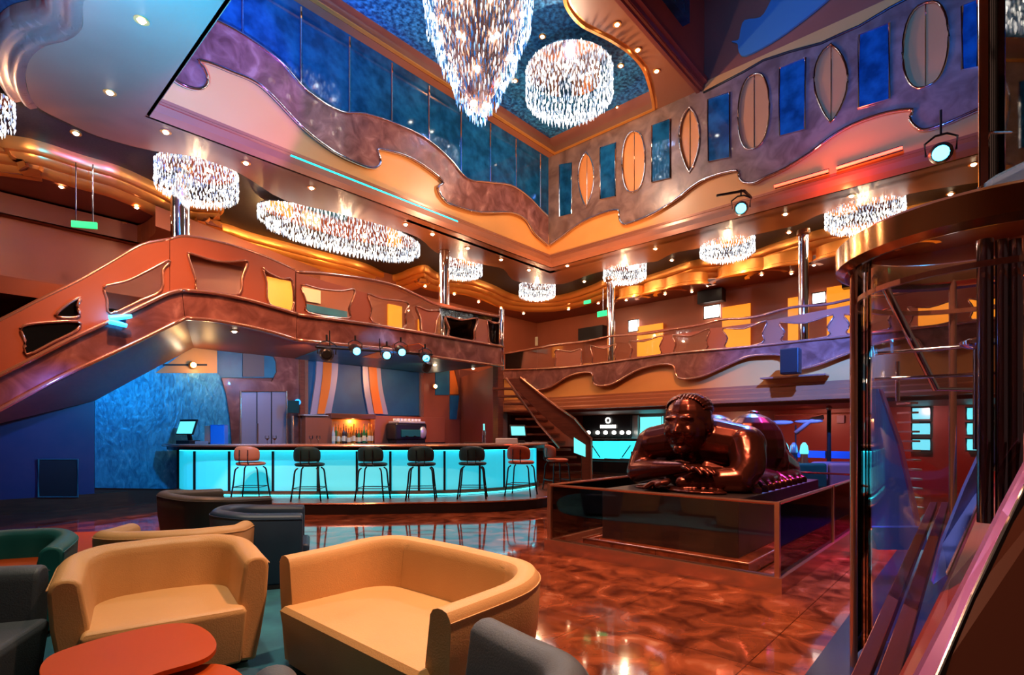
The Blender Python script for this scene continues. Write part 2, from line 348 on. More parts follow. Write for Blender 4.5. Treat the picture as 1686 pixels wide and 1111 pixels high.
# --- bar side wall (plane y = 13.3)
YW = 13.75
def onw(pts, y=YW): return [PY(p[0], p[1], y) for p in pts]
def wplate(name, pts, m, y=YW, th=.04, holes=()):
    return MB().plate(onw(pts, y), (0, th, 0), [onw(h, y) for h in holes]).build(name, m)
struct(MB().b2((-4, YW+.06, 0), (14.2, YW+.3, ZB)).build('wall_back', brownwall_m))
struct(MB().b2((-4, YW-.03, 0), (2.9, YW+.05, .28)).build('baseboard_back', wood_m))
struct(wplate('wall_panel', [(156, 803), (156, 612), (250, 575), (345, 560), (358, 557), (358, 614), (365, 622), (372, 650), (378, 680), (383, 760), (390, 806)], bluewall_m, YW, .05))
struct(wplate('wall_panel', [(-30, 838), (-30, 650), (60, 600), (155.5, 640), (155.5, 803), (155.5, 838)], indigo_m, YW-.01, .05))
struct(wplate('wall_panel', [(256, 614), (357.5, 614), (357.5, 553), (340, 553)], cream_m, YW-.02, .05))
tag(wplate('wall_slot', [(268, 599), (341, 599), (341, 602), (268, 602)], dark_m, YW-.03, .01), 'thin dark slot across the ochre triangular wall panel', 'slot')
struct(wplate('wall_panel', [(358.5, 553), (502, 553), (502, 622), (365, 621.5), (358.5, 614)], blueplain_m, YW, .05))
struct(wplate('wall_panel', [(400, 553), (435, 553), (435, 620), (400, 620)], mat('grey_wall_panel', (.09, .08, .085), .5), YW-.03, .04))
struct(wplate('trim_1', [(365, 622), (448, 628), (456, 612), (455, 595), (449, 582), (440, 576), (496, 578), (496, 760), (472, 760), (472, 644), (396, 644), (396, 760), (384, 760), (379, 690), (373, 650)], marble_m, YW-.06, .07))
d = struct(wplate('door_1', [(397, 645), (471, 645), (471, 760), (397, 760)], mat('lilac_steel_door', (.30, .25, .30), .3, .3), YW-.02, .03))
MB().beam(PY(423, 645, YW-.03), PY(423, 760, YW-.03), .02, .02).build('door_seam', dark_m, d)
MB().beam(PY(447, 645, YW-.03), PY(447, 760, YW-.03), .02, .02).build('door_seam', dark_m, d)
q = MB(); [q.tube([PY(424+dx, 697, YW-.05), PY(424+dx, 730, YW-.05)], .02) for dx in (0,)]; q.build('door_handle', chrome_m, d)
f = MB(); f.tube([PY(396, 760, YW-.07), PY(396, 644, YW-.07), PY(472, 644, YW-.07), PY(472, 760, YW-.07)], .025); f.build('door_frame', copper_m, d)
g = thing('vent_grille', 'square black vent grille low on the indigo wall', 'vent', PY(95, 788, YW-.06))
wl = Matrix.Translation(-g.location)
MB().plate(onw([(64, 757), (127, 757), (127, 817), (64, 817)], YW-.05), (0, .03, 0)).build('grille_panel', mat('vent_black', (.004, .008, .012), .4), g, local=wl)
MB().tube(onw([(63, 756), (128, 756), (128, 818), (63, 818)], YW-.06), .022, 6, True).build('frame', mat('blue_grey_frame', (.10, .28, .36), .3, .5), g, local=wl)
# stage backdrop behind the bar
struct(wplate('wall_panel', [(502, 553), (693, 562), (693, 684), (502, 684)], noisy('navy_backdrop', (.004, .055, .12), (.008, .085, .16), 1.5, 3, .5), YW-.02, .06))
def swoosh(label, L, R, oL, oR):
    t = thing('wall_swoosh', label, 'wall decoration', PY(L[0][0], L[0][1], YW-.05)); wl = Matrix.Translation(-t.location)
    MB().plate(sm(onw(L, YW-.08), 5)+list(reversed(sm(onw(R, YW-.08), 5))), (0, .05, 0)).build('outer_band', mat('silver_lilac_band', (.34, .28, .33), .35, .2), t, local=wl)
    MB().plate(sm(onw(oL, YW-.11), 5)+list(reversed(sm(onw(oR, YW-.11), 5))), (0, .03, 0)).build('orange_band', mat('glossy_orange_band', (.75, .17, .02), .3), t, local=wl)
swoosh('left curved silver and orange band on the navy backdrop', [(522, 580), (521, 605), (519, 630), (511, 682)], [(556, 580), (557, 600), (554, 632), (545, 682)],
       [(533, 580), (532, 610), (529, 640), (523, 681)], [(546, 580), (546, 610), (543, 640), (534, 681)])
swoosh('right curved silver and orange band on the navy backdrop', [(597, 585), (597, 601), (599, 638), (607, 682)], [(624, 585), (626, 601), (630, 640), (639, 682)],
       [(606, 586), (607, 604), (610, 640), (617, 681)], [(618, 586), (620, 604), (623, 640), (631, 681)])
b = MB(); b.plate(sm(PZs := [PZ(p[0], p[1], ZB-.03) for p in ((596, 588), (622, 580), (650, 574), (690, 566))], 4)+list(reversed(sm([PZ(p[0], p[1], ZB-.03) for p in ((622, 590), (645, 584), (668, 578), (700, 572))], 4))), (0, 0, .02))
tag(b.build('ceiling_swoosh', mat('glossy_orange_band', (1, 1, 1))), 'orange strip curving over the bar ceiling from the right band', 'wall decoration')
struct(MB().plate([(6.0, 10.6, ZB-.02), (10.9, 10.6, ZB-.02), (10.9, 13.6, ZB-.02), (6.5, 13.6, ZB-.02)], (0, 0, .015)).build('trim_2', blueplain_m))  # blue light on the balcony underside put in as a blue plate
# mullions around the backdrop
for i, px in enumerate((503, 694, 497)):
    struct(MB().beam(PY(px, 560, YW-.1), PY(px, 760, YW-.1), .10 if i < 2 else .14, .10).build('trim_%d' % (3+i), copper_m if i < 2 else wood_m))
# back-bar counter, niche
t = thing('back_bar', 'dark wood back bar with lit bottle niche and ledge', 'back bar', PY(600, 760, YW-.4)); wl = Matrix.Translation(-t.location)
yb = YW-.35
def xz(px, py, y): p = PY(px, py, y); return p
def bx3(q, px0, py0, px1, py1, y0, y1):
    a = PY(px0, py0, y0); c = PY(px1, py1, y0); q.b2((a.x, y0, min(a.z, c.z)), (c.x, y1, max(a.z, c.z))); return q
bx3(MB(), 503, 684, 547, 780, yb, YW-.1).build('cabinet', rust_m, t, local=wl, bevel=.01); q = MB(); bx3(q, 617, 684, 733, 780, yb, YW-.1); q.build('cabinet', rust_m, t, local=wl, bevel=.01)
q = MB(); bx3(q, 545, 680, 619, 690, yb-.05, YW-.1); q.build('niche_lintel', wood_m, t, local=wl, bevel=.01)
q = MB(); bx3(q, 547, 690, 617, 735, YW-.14, YW-.08); q.build('niche_back', mat('amber_niche', (.5, .16, .04), .4), t, local=wl)
q = MB(); bx3(q, 500, 682, 541, 685, yb-.06, YW-.1); q.build('ledge', skin_m, t, local=wl)
q = MB(); bx3(q, 500, 731, 733, 745, yb-.25, YW-.1); q.build('worktop', blackst_m, t, local=wl)
lamp('POINT', 'niche_lamp', PY(582, 693, yb+.1), 14, (1, .5, .12), .04)
ZBB = PY(580, 731, yb-.25).z
# right end panels
struct(wplate('wall_panel', [(697, 560), (757, 560), (757, 735), (697, 735)], rust_m, YW-.04, .04))
struct(wplate('wall_panel', [(717, 602), (740, 605), (740, 650), (717, 650)], blueplain_m, YW-.07, .03))
struct(wplate('wall_panel', [(741, 603), (753, 606), (755, 649), (741, 649)], mat('glossy_orange_band', (1, 1, 1)), YW-.07, .03))
struct(wplate('wall_panel', [(741, 651), (756, 651), (752, 690), (741, 690)], blueplain_m, YW-.07, .03))
q = MB(); q.plate(sm(onw([(747, 600), (752, 620), (757, 645), (757, 670), (755, 690)], YW-.12), 4)+list(reversed(sm(onw([(753, 600), (757, 620), (761, 645), (761, 670), (759, 690)], YW-.12), 4))), (0, .06, 0))
struct(q.build('trim_6', wood_m))

# --- deck 2 slab, ceilings
deck = MB(); deck.b2((-4, YB, ZB), (11.07, 17.4, ZB+.25)); deck.b2((11.07, 14.1, ZB), (21, 17.4, ZB+.25)); deck.b2((XR, -4, ZB), (21, 14.1, ZB+.25))
struct(deck.build('floor_upper', inner_m))
struct(MB().b2((XR+.25, -4, 2.28), (19, 14.5, 2.36)).build('ceiling_shops', inner_m))
struct(MB().b2((-5, 17.2, 0), (21.2, 17.4, 12)).build('wall_rear', rust_m))
struct(MB().b2((20.8, -4, 2.0), (21, 17.4, 12)).build('wall_far', rust_m))
struct(MB().b2((-5, -5, -.3), (-4.8, 19, 15)).build('wall_left', brownwall_m))
# black recessed ceiling strip
q = MB(); q.plate([(-5, -5, 7.66), (21, -5, 7.66), (21, 17.4, 7.66), (-5, 17.4, 7.66)], (0, 0, .1), [[(XL-.02, -4.9, 7.66), (XL-.02, YL+.02, 7.66), (XR+.02, YL+.02, 7.66), (XR+.02, -4.9, 7.66)]])
struct(q.build('ceiling', blackc_m))
# soffit
outer = [(136, 20), (133, 50), (110, 67), (73, 77), (50, 97), (42, 123), (50, 160), (67, 180), (113, 203), (166, 226), (250, 248), (320, 258), (383, 280), (419, 300), (470, 330), (560, 352), (640, 374),
         (690, 392), (717, 415), (746, 424), (803, 437), (829, 443), (842, 459), (862, 465), (913, 468), (936, 465), (981, 449), (1059, 433), (1082, 430), (1108, 417), (1144, 410), (1190, 400),
         (1241, 387), (1280, 378), (1313, 370), (1345, 355), (1368, 349), (1430, 336), (1481, 326), (1498, 319), (1572, 306), (1614, 300), (1680, 290)]
so = [V(-2.0, 3.5, ZS), V(.2, 6.2, ZS), V(1.2, 8.2, ZS)]+[PZ(p[0], p[1], ZS) for p in outer]+[V(17.6, -4, ZS)]
so = sm(so, 3); so[-1] = V(17.6, -4, ZS)
loop = [V(-4.8, -4, ZS), V(-4.8, 2.5, ZS)]+so+[V(XR-.3, -4, ZS), V(XR-.3, YL-.3, ZS), V(XL+.3, YL-.3, ZS), V(XL+.3, -4, ZS)]
struct(MB().plate(loop, (0, 0, .3)).build('ceiling_soffit', soffit_m))
# fluted edge at the soffit's left end
edge = [PZ(p[0], p[1], ZS) for p in ((165, -60), (139, 0), (136, 20), (133, 50), (110, 67), (73, 77), (50, 97), (42, 123), (44, 145), (50, 160), (62, 178))]
edge = sm(edge, 5)
for nme, off in (('trim_7', 0), ):
    struct(MB().sweep(list(reversed(edge)), [(-.0, 0), (.10, -.05), (.18, 0), (.22, .06), (.30, .02), (.38, .06), (.42, .16), (.42, .3)]).build(nme, soffit_m, smooth=True))
    struct(MB().sweep(edge, [(-.0, 0), (-.10, -.05), (-.18, 0), (-.22, .06), (-.30, .02), (-.38, .06), (-.42, .16), (-.42, .3)]).build('trim_8', mat('rosy_moulding', (.55, .22, .12), .3, .3), smooth=True))
# gold wave moulding and inner ceiling
gp = [(-60, 226), (0, 233), (60, 243), (133, 266), (200, 286), (266, 316), (310, 338), (368, 343), (352, 362), (343, 369), (382, 380), (417, 392), (520, 419), (600, 440), (640, 458), (660, 455), (674, 449), (700, 443), (720, 455), (743, 460), (775, 463), (812, 475),
      (849, 491), (897, 494), (936, 488), (975, 475), (1001, 465), (1046, 465), (1092, 452), (1140, 436), (1189, 431), (1230, 424), (1270, 410), (1303, 400), (1352, 386), (1417, 376), (1465, 361), (1498, 349), (1560, 335), (1620, 322), (1686, 312)]
gpath = [PZ(p[0], p[1], 7.5) for p in gp]
gpath = [V(-4.8, gpath[0].y+.2, 7.5)]+gpath+[V(19, -4, 7.5)]
gs = sm(gpath, 5)
struct(MB().sweep(gs, [(0, .16), (0, -.03), (-.05, -.09), (-.14, -.10), (-.17, -.19), (-.23, -.24), (-.34, -.24), (-.38, -.33), (-.46, -.39), (-.60, -.40), (-.62, -.30)]).build('trim_9', gold_m, auto=True))
inner = [p+V(-.0, 0, -.38) for p in gs]
# push the inner ceiling's edge back behind the moulding
ie = []
for i, p in enumerate(inner):
    a = inner[max(0, i-1)]; b = inner[min(len(inner)-1, i+1)]; t = (b-a).normalized(); ie.append(p-V(t.y, -t.x, 0)*.45)
struct(MB().plate(ie+[V(20.9, -4, ie[-1].z), V(20.9, 17.3, ie[-1].z), V(-4.8, 17.3, ie[-1].z)], (0, 0, .1)).build('ceiling_inner', inner_m))

# --- atrium opening: mouldings, walls
path = [V(XL, -4, ZS), V(XL, YL, ZS), V(XR, YL, ZS), V(XR, -4, ZS)]
struct(MB().sweep(path, [(.02, .56), (.06, .56), (.06, .50), (.11, .46), (.12, .36), (.20, .32), (.21, .20), (.30, .15), (.31, 0), (.25, 0)]).build('trim_10', mat('lacquered_cornice', (.34, .11, .045), .25, .2)))
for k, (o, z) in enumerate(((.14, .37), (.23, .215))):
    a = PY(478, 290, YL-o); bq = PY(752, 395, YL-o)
    struct(tag(MB().beam((a.x, YL-o-.02, ZS+z), (bq.x, YL-o-.02, ZS+z), .07, .06).build('trim_%d' % (11+k), tealsheen_m)))  # the cornice's teal reflection painted in as glowing strips
struct(MB().b2((XL, YL, ZS), (XR+.2, YL+.15, 16)).build('wall_bar_side', rust_m))
struct(MB().b2((XR, -4, ZS), (XR+.2, YL+.15, 16)).build('wall_gallery_side', rust_m))
struct(MB().b2((XL-.15, -4, ZS+.05), (XL, YL+.15, 16)).build('wall_near_side', rust_m))
# navy glass gallery on the bar side
struct(MB().b2((XL+.02, YL-.03, 7.9), (XR-.02, YL-.005, ZU)).build('window_1', navyg_m))
up = [(206, -40), (250, -3), (300, 15), (345, 30), (400, 58), (462, 103), (505, 150), (560, 184), (600, 188), (650, 204), (700, 228), (740, 262), (768, 294), (800, 300), (840, 305), (870, 325), (890, 345), (903, 358)]
lo = [(206, 85), (258, 112), (300, 140), (330, 147), (342, 135), (336, 115), (326, 101), (345, 104), (380, 118), (420, 135), (450, 160), (500, 212), (550, 250), (590, 270), (616, 277), (627, 266), (621, 248), (636, 248), (680, 262), (728, 297),
      (721, 308), (728, 325), (745, 338), (790, 350), (840, 350), (865, 362), (880, 385), (903, 405)]
yf = YL-.12
UP = sm([PY(p[0], p[1], yf) for p in up], 4); LO = sm([PY(p[0], p[1], yf) for p in lo], 4)
struct(MB().plate(UP+list(reversed(LO)), (0, .07, 0)).build('trim_13', marble_m))
struct(MB().tube([p+V(0, -.02, 0) for p in UP], .035, 6).build('trim_14', chrome_m, smooth=True))
struct(MB().tube([p+V(0, -.02, 0) for p in LO], .035, 6).build('trim_15', chrome_m, smooth=True))
mid = [(206, 20), (300, 80), (400, 100), (500, 185), (560, 225), (630, 225), (700, 260), (760, 318), (840, 328), (903, 385)]
M_ = [PY(p[0], p[1], YL-.05) for p in mid]
struct(MB().plate([V(XL, YL-.05, ZS+.5)]+M_+[V(XR, YL-.05, ZS+.5)], (0, .04, 0)).build('wall_panel', cream_m))
for mi, px in enumerate((400, 496, 576, 646, 707, 760, 808, 850, 890)):
    a = PY(px, 300, YL-.06); zt = min(ZU, 11.3)
    z0 = min((p for p in UP), key=lambda p: abs(p.x-a.x)).z
    tag(MB().cyl((a.x, YL-.05, z0), (a.x, YL-.05, zt), .022, seg=6).build('glass_mullion', chrome_m), 'thin upright chrome mullion of the dark blue upper gallery glass, %s from the left' % ('first', 'second', 'third', 'fourth', 'fifth', 'sixth', 'seventh', 'eighth', 'ninth')[mi], 'mullion', 'chrome mullions along the blue gallery glass')
# gallery side wall: stone sheet with cut-outs
xf = XR-.12
def onr(pts, x=xf): return [PX(p[0], p[1], x) for p in pts]
low = [(903, 405), (925, 390), (955, 368), (990, 352), (1018, 346), (1020, 360), (1027, 369), (1042, 366), (1075, 352), (1111, 330), (1143, 305), (1170, 291), (1213, 281), (1217, 293), (1226, 301), (1243, 301), (1259, 293), (1292, 278), (1332, 253),
       (1372, 223), (1409, 203), (1459, 186), (1502, 181), (1498, 196), (1509, 210), (1525, 214), (1559, 203), (1609, 181), (1680, 150), (1760, 100)]
LOW = sm(onr(low), 4)
tops = [(1760, -330), (1600, -120), (1562, -40)]
top2 = [(1495, -2), (1466, 13), (1416, 43), (1392, 54), (1378, 66), (1368, 57), (1357, 66), (1352, 72), (1257, 100), (1250, 112), (1241, 108), (1228, 122), (1226, 118), (1159, 153)]
# stone outline: along the bottom edge, back along the top
top = onr([(1760, -330), (1600, -120), (1540, -45)])+onr([(1495, -2), (1466, 13), (1416, 43), (1384, 57), (1352, 72), (1300, 86), (1257, 100), (1226, 118), (1159, 153)])+[V(xf, 6.3, ZU), V(xf, YL, ZU)]
def leaf(cx, t, b_, w, rnd=.5):
    ht = (b_-t)/2; cy = (t+b_)/2
    return [(cx+w*s*(math.sin(a)**rnd if rnd else 1), cy-ht*math.cos(a)) for s, rng in ((1, range(0, 11)), (-1, range(10, -1, -1))) for a in [PI*k/10 for k in rng]][1:-1]
def oval(cx, t, b_, w, skew=0):
    ht = (b_-t)/2; cy = (t+b_)/2
    out = []
    for k in range(28):
        a = 2*PI*k/28; c, s = math.cos(a), math.sin(a)
        out.append((cx+w*math.copysign(abs(c)**.75, c), cy-ht*s-skew*(math.copysign(abs(c)**.75, c))))
    return out
def pleaf(cx, t, b_, w, skew=0):
    # pointed at the bottom, rounded above
    pts = []
    for k in range(13):
        u = k/12; pts.append((cx+w*math.sin(PI*u**.85)**.8 if 0 < k < 12 else cx, t+(b_-t)*u))
    pts += [(2*cx-p[0], p[1]) for p in reversed(pts[1:-1])]
    return [(p[0], p[1]-skew*(p[0]-cx)/w) for p in pts]
holes_px = [pleaf(965, 250, 341, 13), oval(1043, 216, 316, 19, 4), pleaf(1135, 176, 284, 17), oval(1241, 122, 245, 26, 9), pleaf(1368, 72, 202, 28, 0), oval(1524, 4, 143, 38, 12)]
wins_px = [[(921, 271), (941, 268), (941, 352), (921, 357)], [(988, 243), (1013, 235), (1013, 323), (988, 328)], [(1073, 207), (1103, 196), (1103, 293), (1073, 300)],
           [(1165, 164), (1201, 152), (1201, 259), (1166, 266)], [(1283, 113), (1326, 95), (1325, 213), (1283, 224)], [(1414, 58), (1464, 38), (1464, 163), (1413, 178)], [(1584, 10), (1610, 0), (1610, 110), (1584, 115)]]
struct(MB().plate(LOW+top, (.07, 0, 0), [onr(h) for h in holes_px]).build('trim_16', marbleblue_m))
struct(MB().tube([p+V(-.02, 0, 0) for p in LOW], .04, 6).build('trim_17', chrome_m, smooth=True))
struct(MB().tube([p+V(-.02, 0, 0) for p in top[:-2]], .03, 6).build('trim_18', dark_m, smooth=True))
struct(MB().b2((XR-.05, 6.4, ZS+.4), (XR-.005, YL, ZU)).build('wall_panel', cream_m))
struct(MB().b2((XR-.05, -4, ZS+.4), (XR-.005, 6.4, 11.6)).build('wall_panel', cream_m))
kinds = ['leftmost small pointed ochre leaf panel', 'small rounded ochre panel second from the corner', 'pointed ochre leaf panel in the middle of the stone wall', 'tall rounded ochre panel right of the ceiling slab', 'tall pointed leaf panel under the dark upper wall', 'largest rounded panel at the right of the gallery']
for h, kx in zip(holes_px, kinds):
    t = thing('inset_panel', kx, 'wall panel', onr([h[0]])[0]); wl = Matrix.Translation(-t.location)
    MB().plate(onr(h, XR-.06), (.01, 0, 0)).build('panel_face', inset_m, t, local=wl)
    MB().tube(onr(h, xf-.02), .028, 6, True).build('chrome_rim', chrome_m, t, smooth=True, local=wl)
    ys = onr(h, xf); cy = sum(p.y for p in ys)/len(ys); zs = [p.z for p in ys]
    MB().cyl((XR-.07, cy, min(zs)), (XR-.07, cy, max(zs)), .012, seg=5).build('seam', chrome_m, t, local=wl)
for i, w in enumerate(wins_px):
    o = struct(MB().plate(onr(w, xf-.03), (.03, 0, 0)).build('window_%d' % (2+i), navyg_m))
    MB().tube(onr(w, xf-.035), .025, 4, True).build('window_frame', chrome_m, o)
# upper blue wave on the high wall
w2 = [(1204, 68), (1214, 72), (1216, 84), (1226, 92), (1269, 70), (1312, 40), (1359, 2), (1400, -40), (1350, -70), (1290, -40), (1272, -6), (1266, 7), (1252, 28), (1226, 33), (1219, 50), (1216, 65)]
struct(MB().plate(sm(onr(w2), 3, True), (.07, 0, 0)).build('trim_19', mat('petrol_stone', (.06, .16, .20), .4)))
# --- deck 3 ceiling slab with dome recess
rec = [V(XL+.3, YL-.3, ZU)]
gm = [V(XL, YL-.28, ZU), V(XR-.12, YL-.28, ZU)]+[V(XR-.12, 7.35, ZU)]
curve = [PZ(p[0], p[1], ZU) for p in ((1083, 181), (1081, 160), (1069, 115), (1046, 85), (1014, 62), (983, 46), (962, 34), (944, 12), (938, -10), (940, -60))]
cv = sm(curve, 5)
mp_ = [V(XL, YL-.28, ZU), V(XR-.1, YL-.28, ZU), V(XR-.1, curve[0].y, ZU)]+cv[1:]+[V(cv[-1].x-2.5, cv[-1].y+.2, ZU), V(XL, 6.9, ZU)]
slab_out = [V(XL, YL, ZU), V(XR, YL, ZU), V(XR, 6.4, ZU), V(XL, 6.4, ZU)]
struct(MB().plate(slab_out, (0, 0, .3), [mp_]).build('ceiling_slab', soffit_m))
struct(MB().sweep(mp_, [(.16, 0), (.16, -.03), (.08, -.04), (.05, .02), (-.06, .02), (-.08, .12), (-.2, .16), (-.22, .3), (-.34, .34), (-.36, .5)][::1], True).build('trim_20', gold_m, auto=True))
struct(MB().b2((XL, 6.4, ZU+.75), (XR, YL, ZU+.8)).build('ceiling_dome', star_m))
q = MB(); q.b2((XL, 6.2, ZU), (XR, 6.4, 15)); struct(q.build('wall_upper_face', rust_m))
struct(MB().sweep([V(XL, 6.38, ZU), V(XR, 6.38, ZU)], [(0, 0), (.0, -.06), (.1, -.06), (.12, .0), (.2, .04), (.22, .14), (.3, .18), (.3, .3), (.2, .32)]).build('trim_21', mat('dark_cherry_cornice', (.20, .045, .03), .3, .3)))
struct(MB().b2((XL-.2, -5, 15), (XR+.3, 6.4, 15.2)).build('ceiling_high', mat('near_black_paint', (.02, .008, .006), .7)))
struct(MB().b2((12.2, 6.0, 12.4), (13.6, 6.21, 15)).build('window_9', navyg_m))

# --- balcony balustrades
def cutouts(list_, f): return [sm([f(*p) for p in c], 3, True) for c in list_]
def balustrade(label, rail, base, cuts, f, vec, group=None, glassvec=None, mname=rust_m, name='balcony_balustrade'):
    t = thing(name, label, 'balustrade', f(*base[0]), 0, group); wl = Matrix.Translation(-t.location)
    R = sm([f(*p) for p in rail], 4); B = [f(*p) for p in base]
    H = cutouts(cuts, f)
    MB().plate(R+list(reversed(B)), vec, H).build('pierced_panel', mname, t, local=wl)
    for h in H: MB().tube([p-Vector(vec)*.12 for p in h], .022, 5, True).build('cutout_trim', copper_m, t, local=wl, smooth=True)
    g = Vector(vec)*1.6
    MB().plate([p+g for p in R]+[p+g for p in reversed(B)], Vector(vec)*.15).build('glass_pane', clear_m, t, local=wl)
    MB().tube([p+Vector(vec)*.5+V(0, 0, .02) for p in R], .035, 6).build('hand_rail', copper_m, t, local=wl, smooth=True)
    return t
fB = lambda px, py: PY(px, py, YB-.1)
cutsL = [[(309, 419), (313, 417), (332, 423), (357, 430), (382, 431), (403, 429), (407, 434), (398, 458), (394, 484), (360, 484), (325, 480), (322, 460), (316, 442)],
         [(432, 441), (442, 449), (463, 459), (481, 462), (481, 512), (443, 500), (439, 465)]]
balustrade('rust pierced balustrade between the stair head and the balcony seam', [(280, 396), (300, 391), (325, 393), (349, 398), (386, 407), (434, 423), (486, 446)], [(280, 480), (310, 476), (486, 519)], cutsL, fB, (0, .06, 0), mname=rust_m)
cutsM = [[(496, 469), (527, 476), (561, 479), (582, 476), (584, 484), (575, 507), (573, 524), (508, 515), (504, 496)],
         [(605, 484), (628, 492), (671, 498), (668, 515), (664, 541), (613, 530), (612, 507)],
         [(685, 504), (703, 511), (723, 512), (718, 530), (714, 552), (695, 547), (692, 524)],
         [(734, 521), (760, 527), (786, 524), (782, 544), (779, 561), (741, 556), (740, 541)],
         [(802, 527), (813, 532), (824, 534), (824, 566), (806, 564), (804, 544)]]
balustrade('long rust pierced balustrade over the bar, right of the balcony seam', [(488, 449), (540, 452), (602, 460), (651, 471), (690, 488), (723, 503), (780, 514), (828, 523)], [(488, 519), (660, 543), (828, 571)], cutsM, fB, (0, .06, 0))
# stone band under them and stair
def band(name, label, U, L, f, vec, m=marble_m):
    t = thing(name, label, 'balcony edge', f(*U[0])); wl = Matrix.Translation(-t.location)
    u = sm([f(*p) for p in U], 3); l = sm([f(*p) for p in L], 3)
    MB().plate(u+list(reversed(l)), vec).build('stone_face', m, t, local=wl)
    o = Vector(vec)*-.15
    MB().tube([p+o for p in u], .035, 6).build('upper_trim', copper_m, t, local=wl, smooth=True)
    MB().tube([p+o for p in l], .035, 6).build('lower_trim', copper_m, t, local=wl, smooth=True)
    return t
fB2 = lambda px, py: PY(px, py, YB-.2)
band('balcony_band', 'mottled stone edge of the balcony left of the seam', [(300, 478), (345, 482), (400, 492), (450, 506), (488, 517)], [(305, 524), (345, 527), (400, 536), (450, 548), (488, 560)], fB2, (0, .2, 0))
band('balcony_band', 'long mottled stone edge of the balcony over the bar', [(489, 518), (600, 533), (700, 549), (828, 571)], [(489, 560), (560, 567), (640, 575), (720, 588), (828, 603)], fB2, (0, .2, 0))
band('stair_stringer', 'mottled stone stringer of the left staircase', [(299, 478), (275, 484), (245, 498), (184, 527), (115, 559), (43, 596), (0, 617), (-80, 658)], [(304, 524), (245, 553), (184, 582), (101, 620), (37, 654), (0, 674), (-80, 716)], fB2, (0, .2, 0))
fS = lambda px, py: PY(px, py, YB-.1)
cutsS = [[(171, 473), (190, 467), (213, 461), (253, 441), (276, 429), (279, 433), (268, 445), (265, 478), (232, 494), (182, 516), (176, 493)],
         [(91, 519), (112, 500), (133, 489), (127, 504), (131, 520), (110, 523)],
         [(34, 540), (60, 532), (127, 529), (127, 543), (90, 562), (44, 584), (41, 560)]]
balustrade('sloping rust balustrade of the left staircase', [(279, 396), (235, 405), (190, 430), (133, 463), (72, 493), (20, 520), (-30, 545), (-90, 575)], [(279, 482), (245, 497), (184, 526), (115, 558), (43, 595), (0, 616), (-90, 662)], cutsS, fS, (0, .06, 0), name='stair_balustrade')
# stair soffit and treads
a0 = PY(305, 524, YB-.05); a1 = PY(-80, 716, YB-.05); b0 = PY(345, 558, YW-.1); b1 = PY(155, 660, YW-.1); b2_ = PY(20, 664, YW-.1)
t = thing('staircase', 'broad staircase rising from the left to the balcony', 'staircase', a1); wl = Matrix.Translation(-t.location)
q = MB(); q.add([a0, b0, b1, a1, b2_], [(0, 1, 2, 3), (3, 2, 4)]); q.add([p+V(0, 0, .12) for p in (a0, b0, b1, a1, b2_)], [(0, 1, 2, 3), (3, 2, 4)]); q.build('underside', wood_m, t, local=wl)
q = MB()
for k in range(16):
    u = k/15; p = a0.lerp(a1, u)+V(0, 0, .22); q.b2((p.x-.32, YB+.03, p.z-.04), (p.x+.0, YW-.2, p.z))
q.build('treads', wood_m, t, local=wl)
# corner column of the balcony
for px, lab in ((828, 'mirrored chrome post at the free end of the bar balcony'),):
    p = fB2(px, 560); tag(MB().cyl((p.x, YB-.15, 3.3), (p.x, YB-.15, 5.0), .07).build('balcony_post', chrome_m, smooth=True), lab, 'post')
# wall below balcony end (brown partition right of the bar)
struct(MB().plate([(11.0, 10.62, 0), (11.12, 10.62, 0), (12.55, 13.74, 0), (12.43, 13.74, 0)], (0, 0, ZB-.03)).build('wall_partition', rust_m))
struct(MB().b2((10.95, 10.5, 0), (11.17, 10.7, ZB)).build('trim_22', wood_m))
# right balcony
fR = lambda px, py: PX(px, py, XR-.1)
cutsR = [[(915, 576), (940, 579), (957, 574), (957, 590), (955, 602), (917, 606), (916, 590)], [(973, 569), (995, 574), (1014, 566), (1011, 582), (1011, 595), (978, 600), (976, 585)],
         [(1036, 562), (1060, 562), (1091, 553), (1086, 570), (1086, 585), (1040, 591), (1041, 575)], [(1108, 552), (1138, 553), (1168, 541), (1163, 560), (1162, 575), (1112, 581), (1113, 566)],
         [(1190, 541), (1225, 541), (1262, 528), (1255, 548), (1254, 565), (1196, 573), (1198, 556)], [(1284, 531), (1325, 532), (1372, 518), (1362, 538), (1362, 554), (1290, 562), (1292, 546)],
         [(1390, 518), (1425, 520), (1470, 507), (1462, 526), (1462, 542), (1397, 550), (1399, 534)], [(1494, 505), (1530, 506), (1572, 494), (1562, 512), (1562, 531), (1500, 538), (1504, 520)],
         [(1594, 492), (1625, 494), (1668, 480), (1658, 500), (1658, 518), (1600, 526), (1603, 508)]]
balustrade('rust pierced balustrade of the far balcony on the right', [(829, 583), (870, 576), (910, 569), (960, 563), (1007, 554), (1055, 551), (1105, 543), (1150, 536), (1189, 527), (1225, 525), (1254, 520), (1303, 507), (1360, 502), (1413, 491), (1460, 488), (1498, 481), (1570, 470), (1627, 456), (1720, 440)],
           [(829, 610), (930, 606), (1027, 594), (1108, 583), (1231, 571), (1340, 559), (1400, 553), (1627, 527), (1720, 516)], cutsR, fR, (.06, 0, 0), glassvec=clear_m)
fR2 = lambda px, py: PX(px, py, XR-.2)
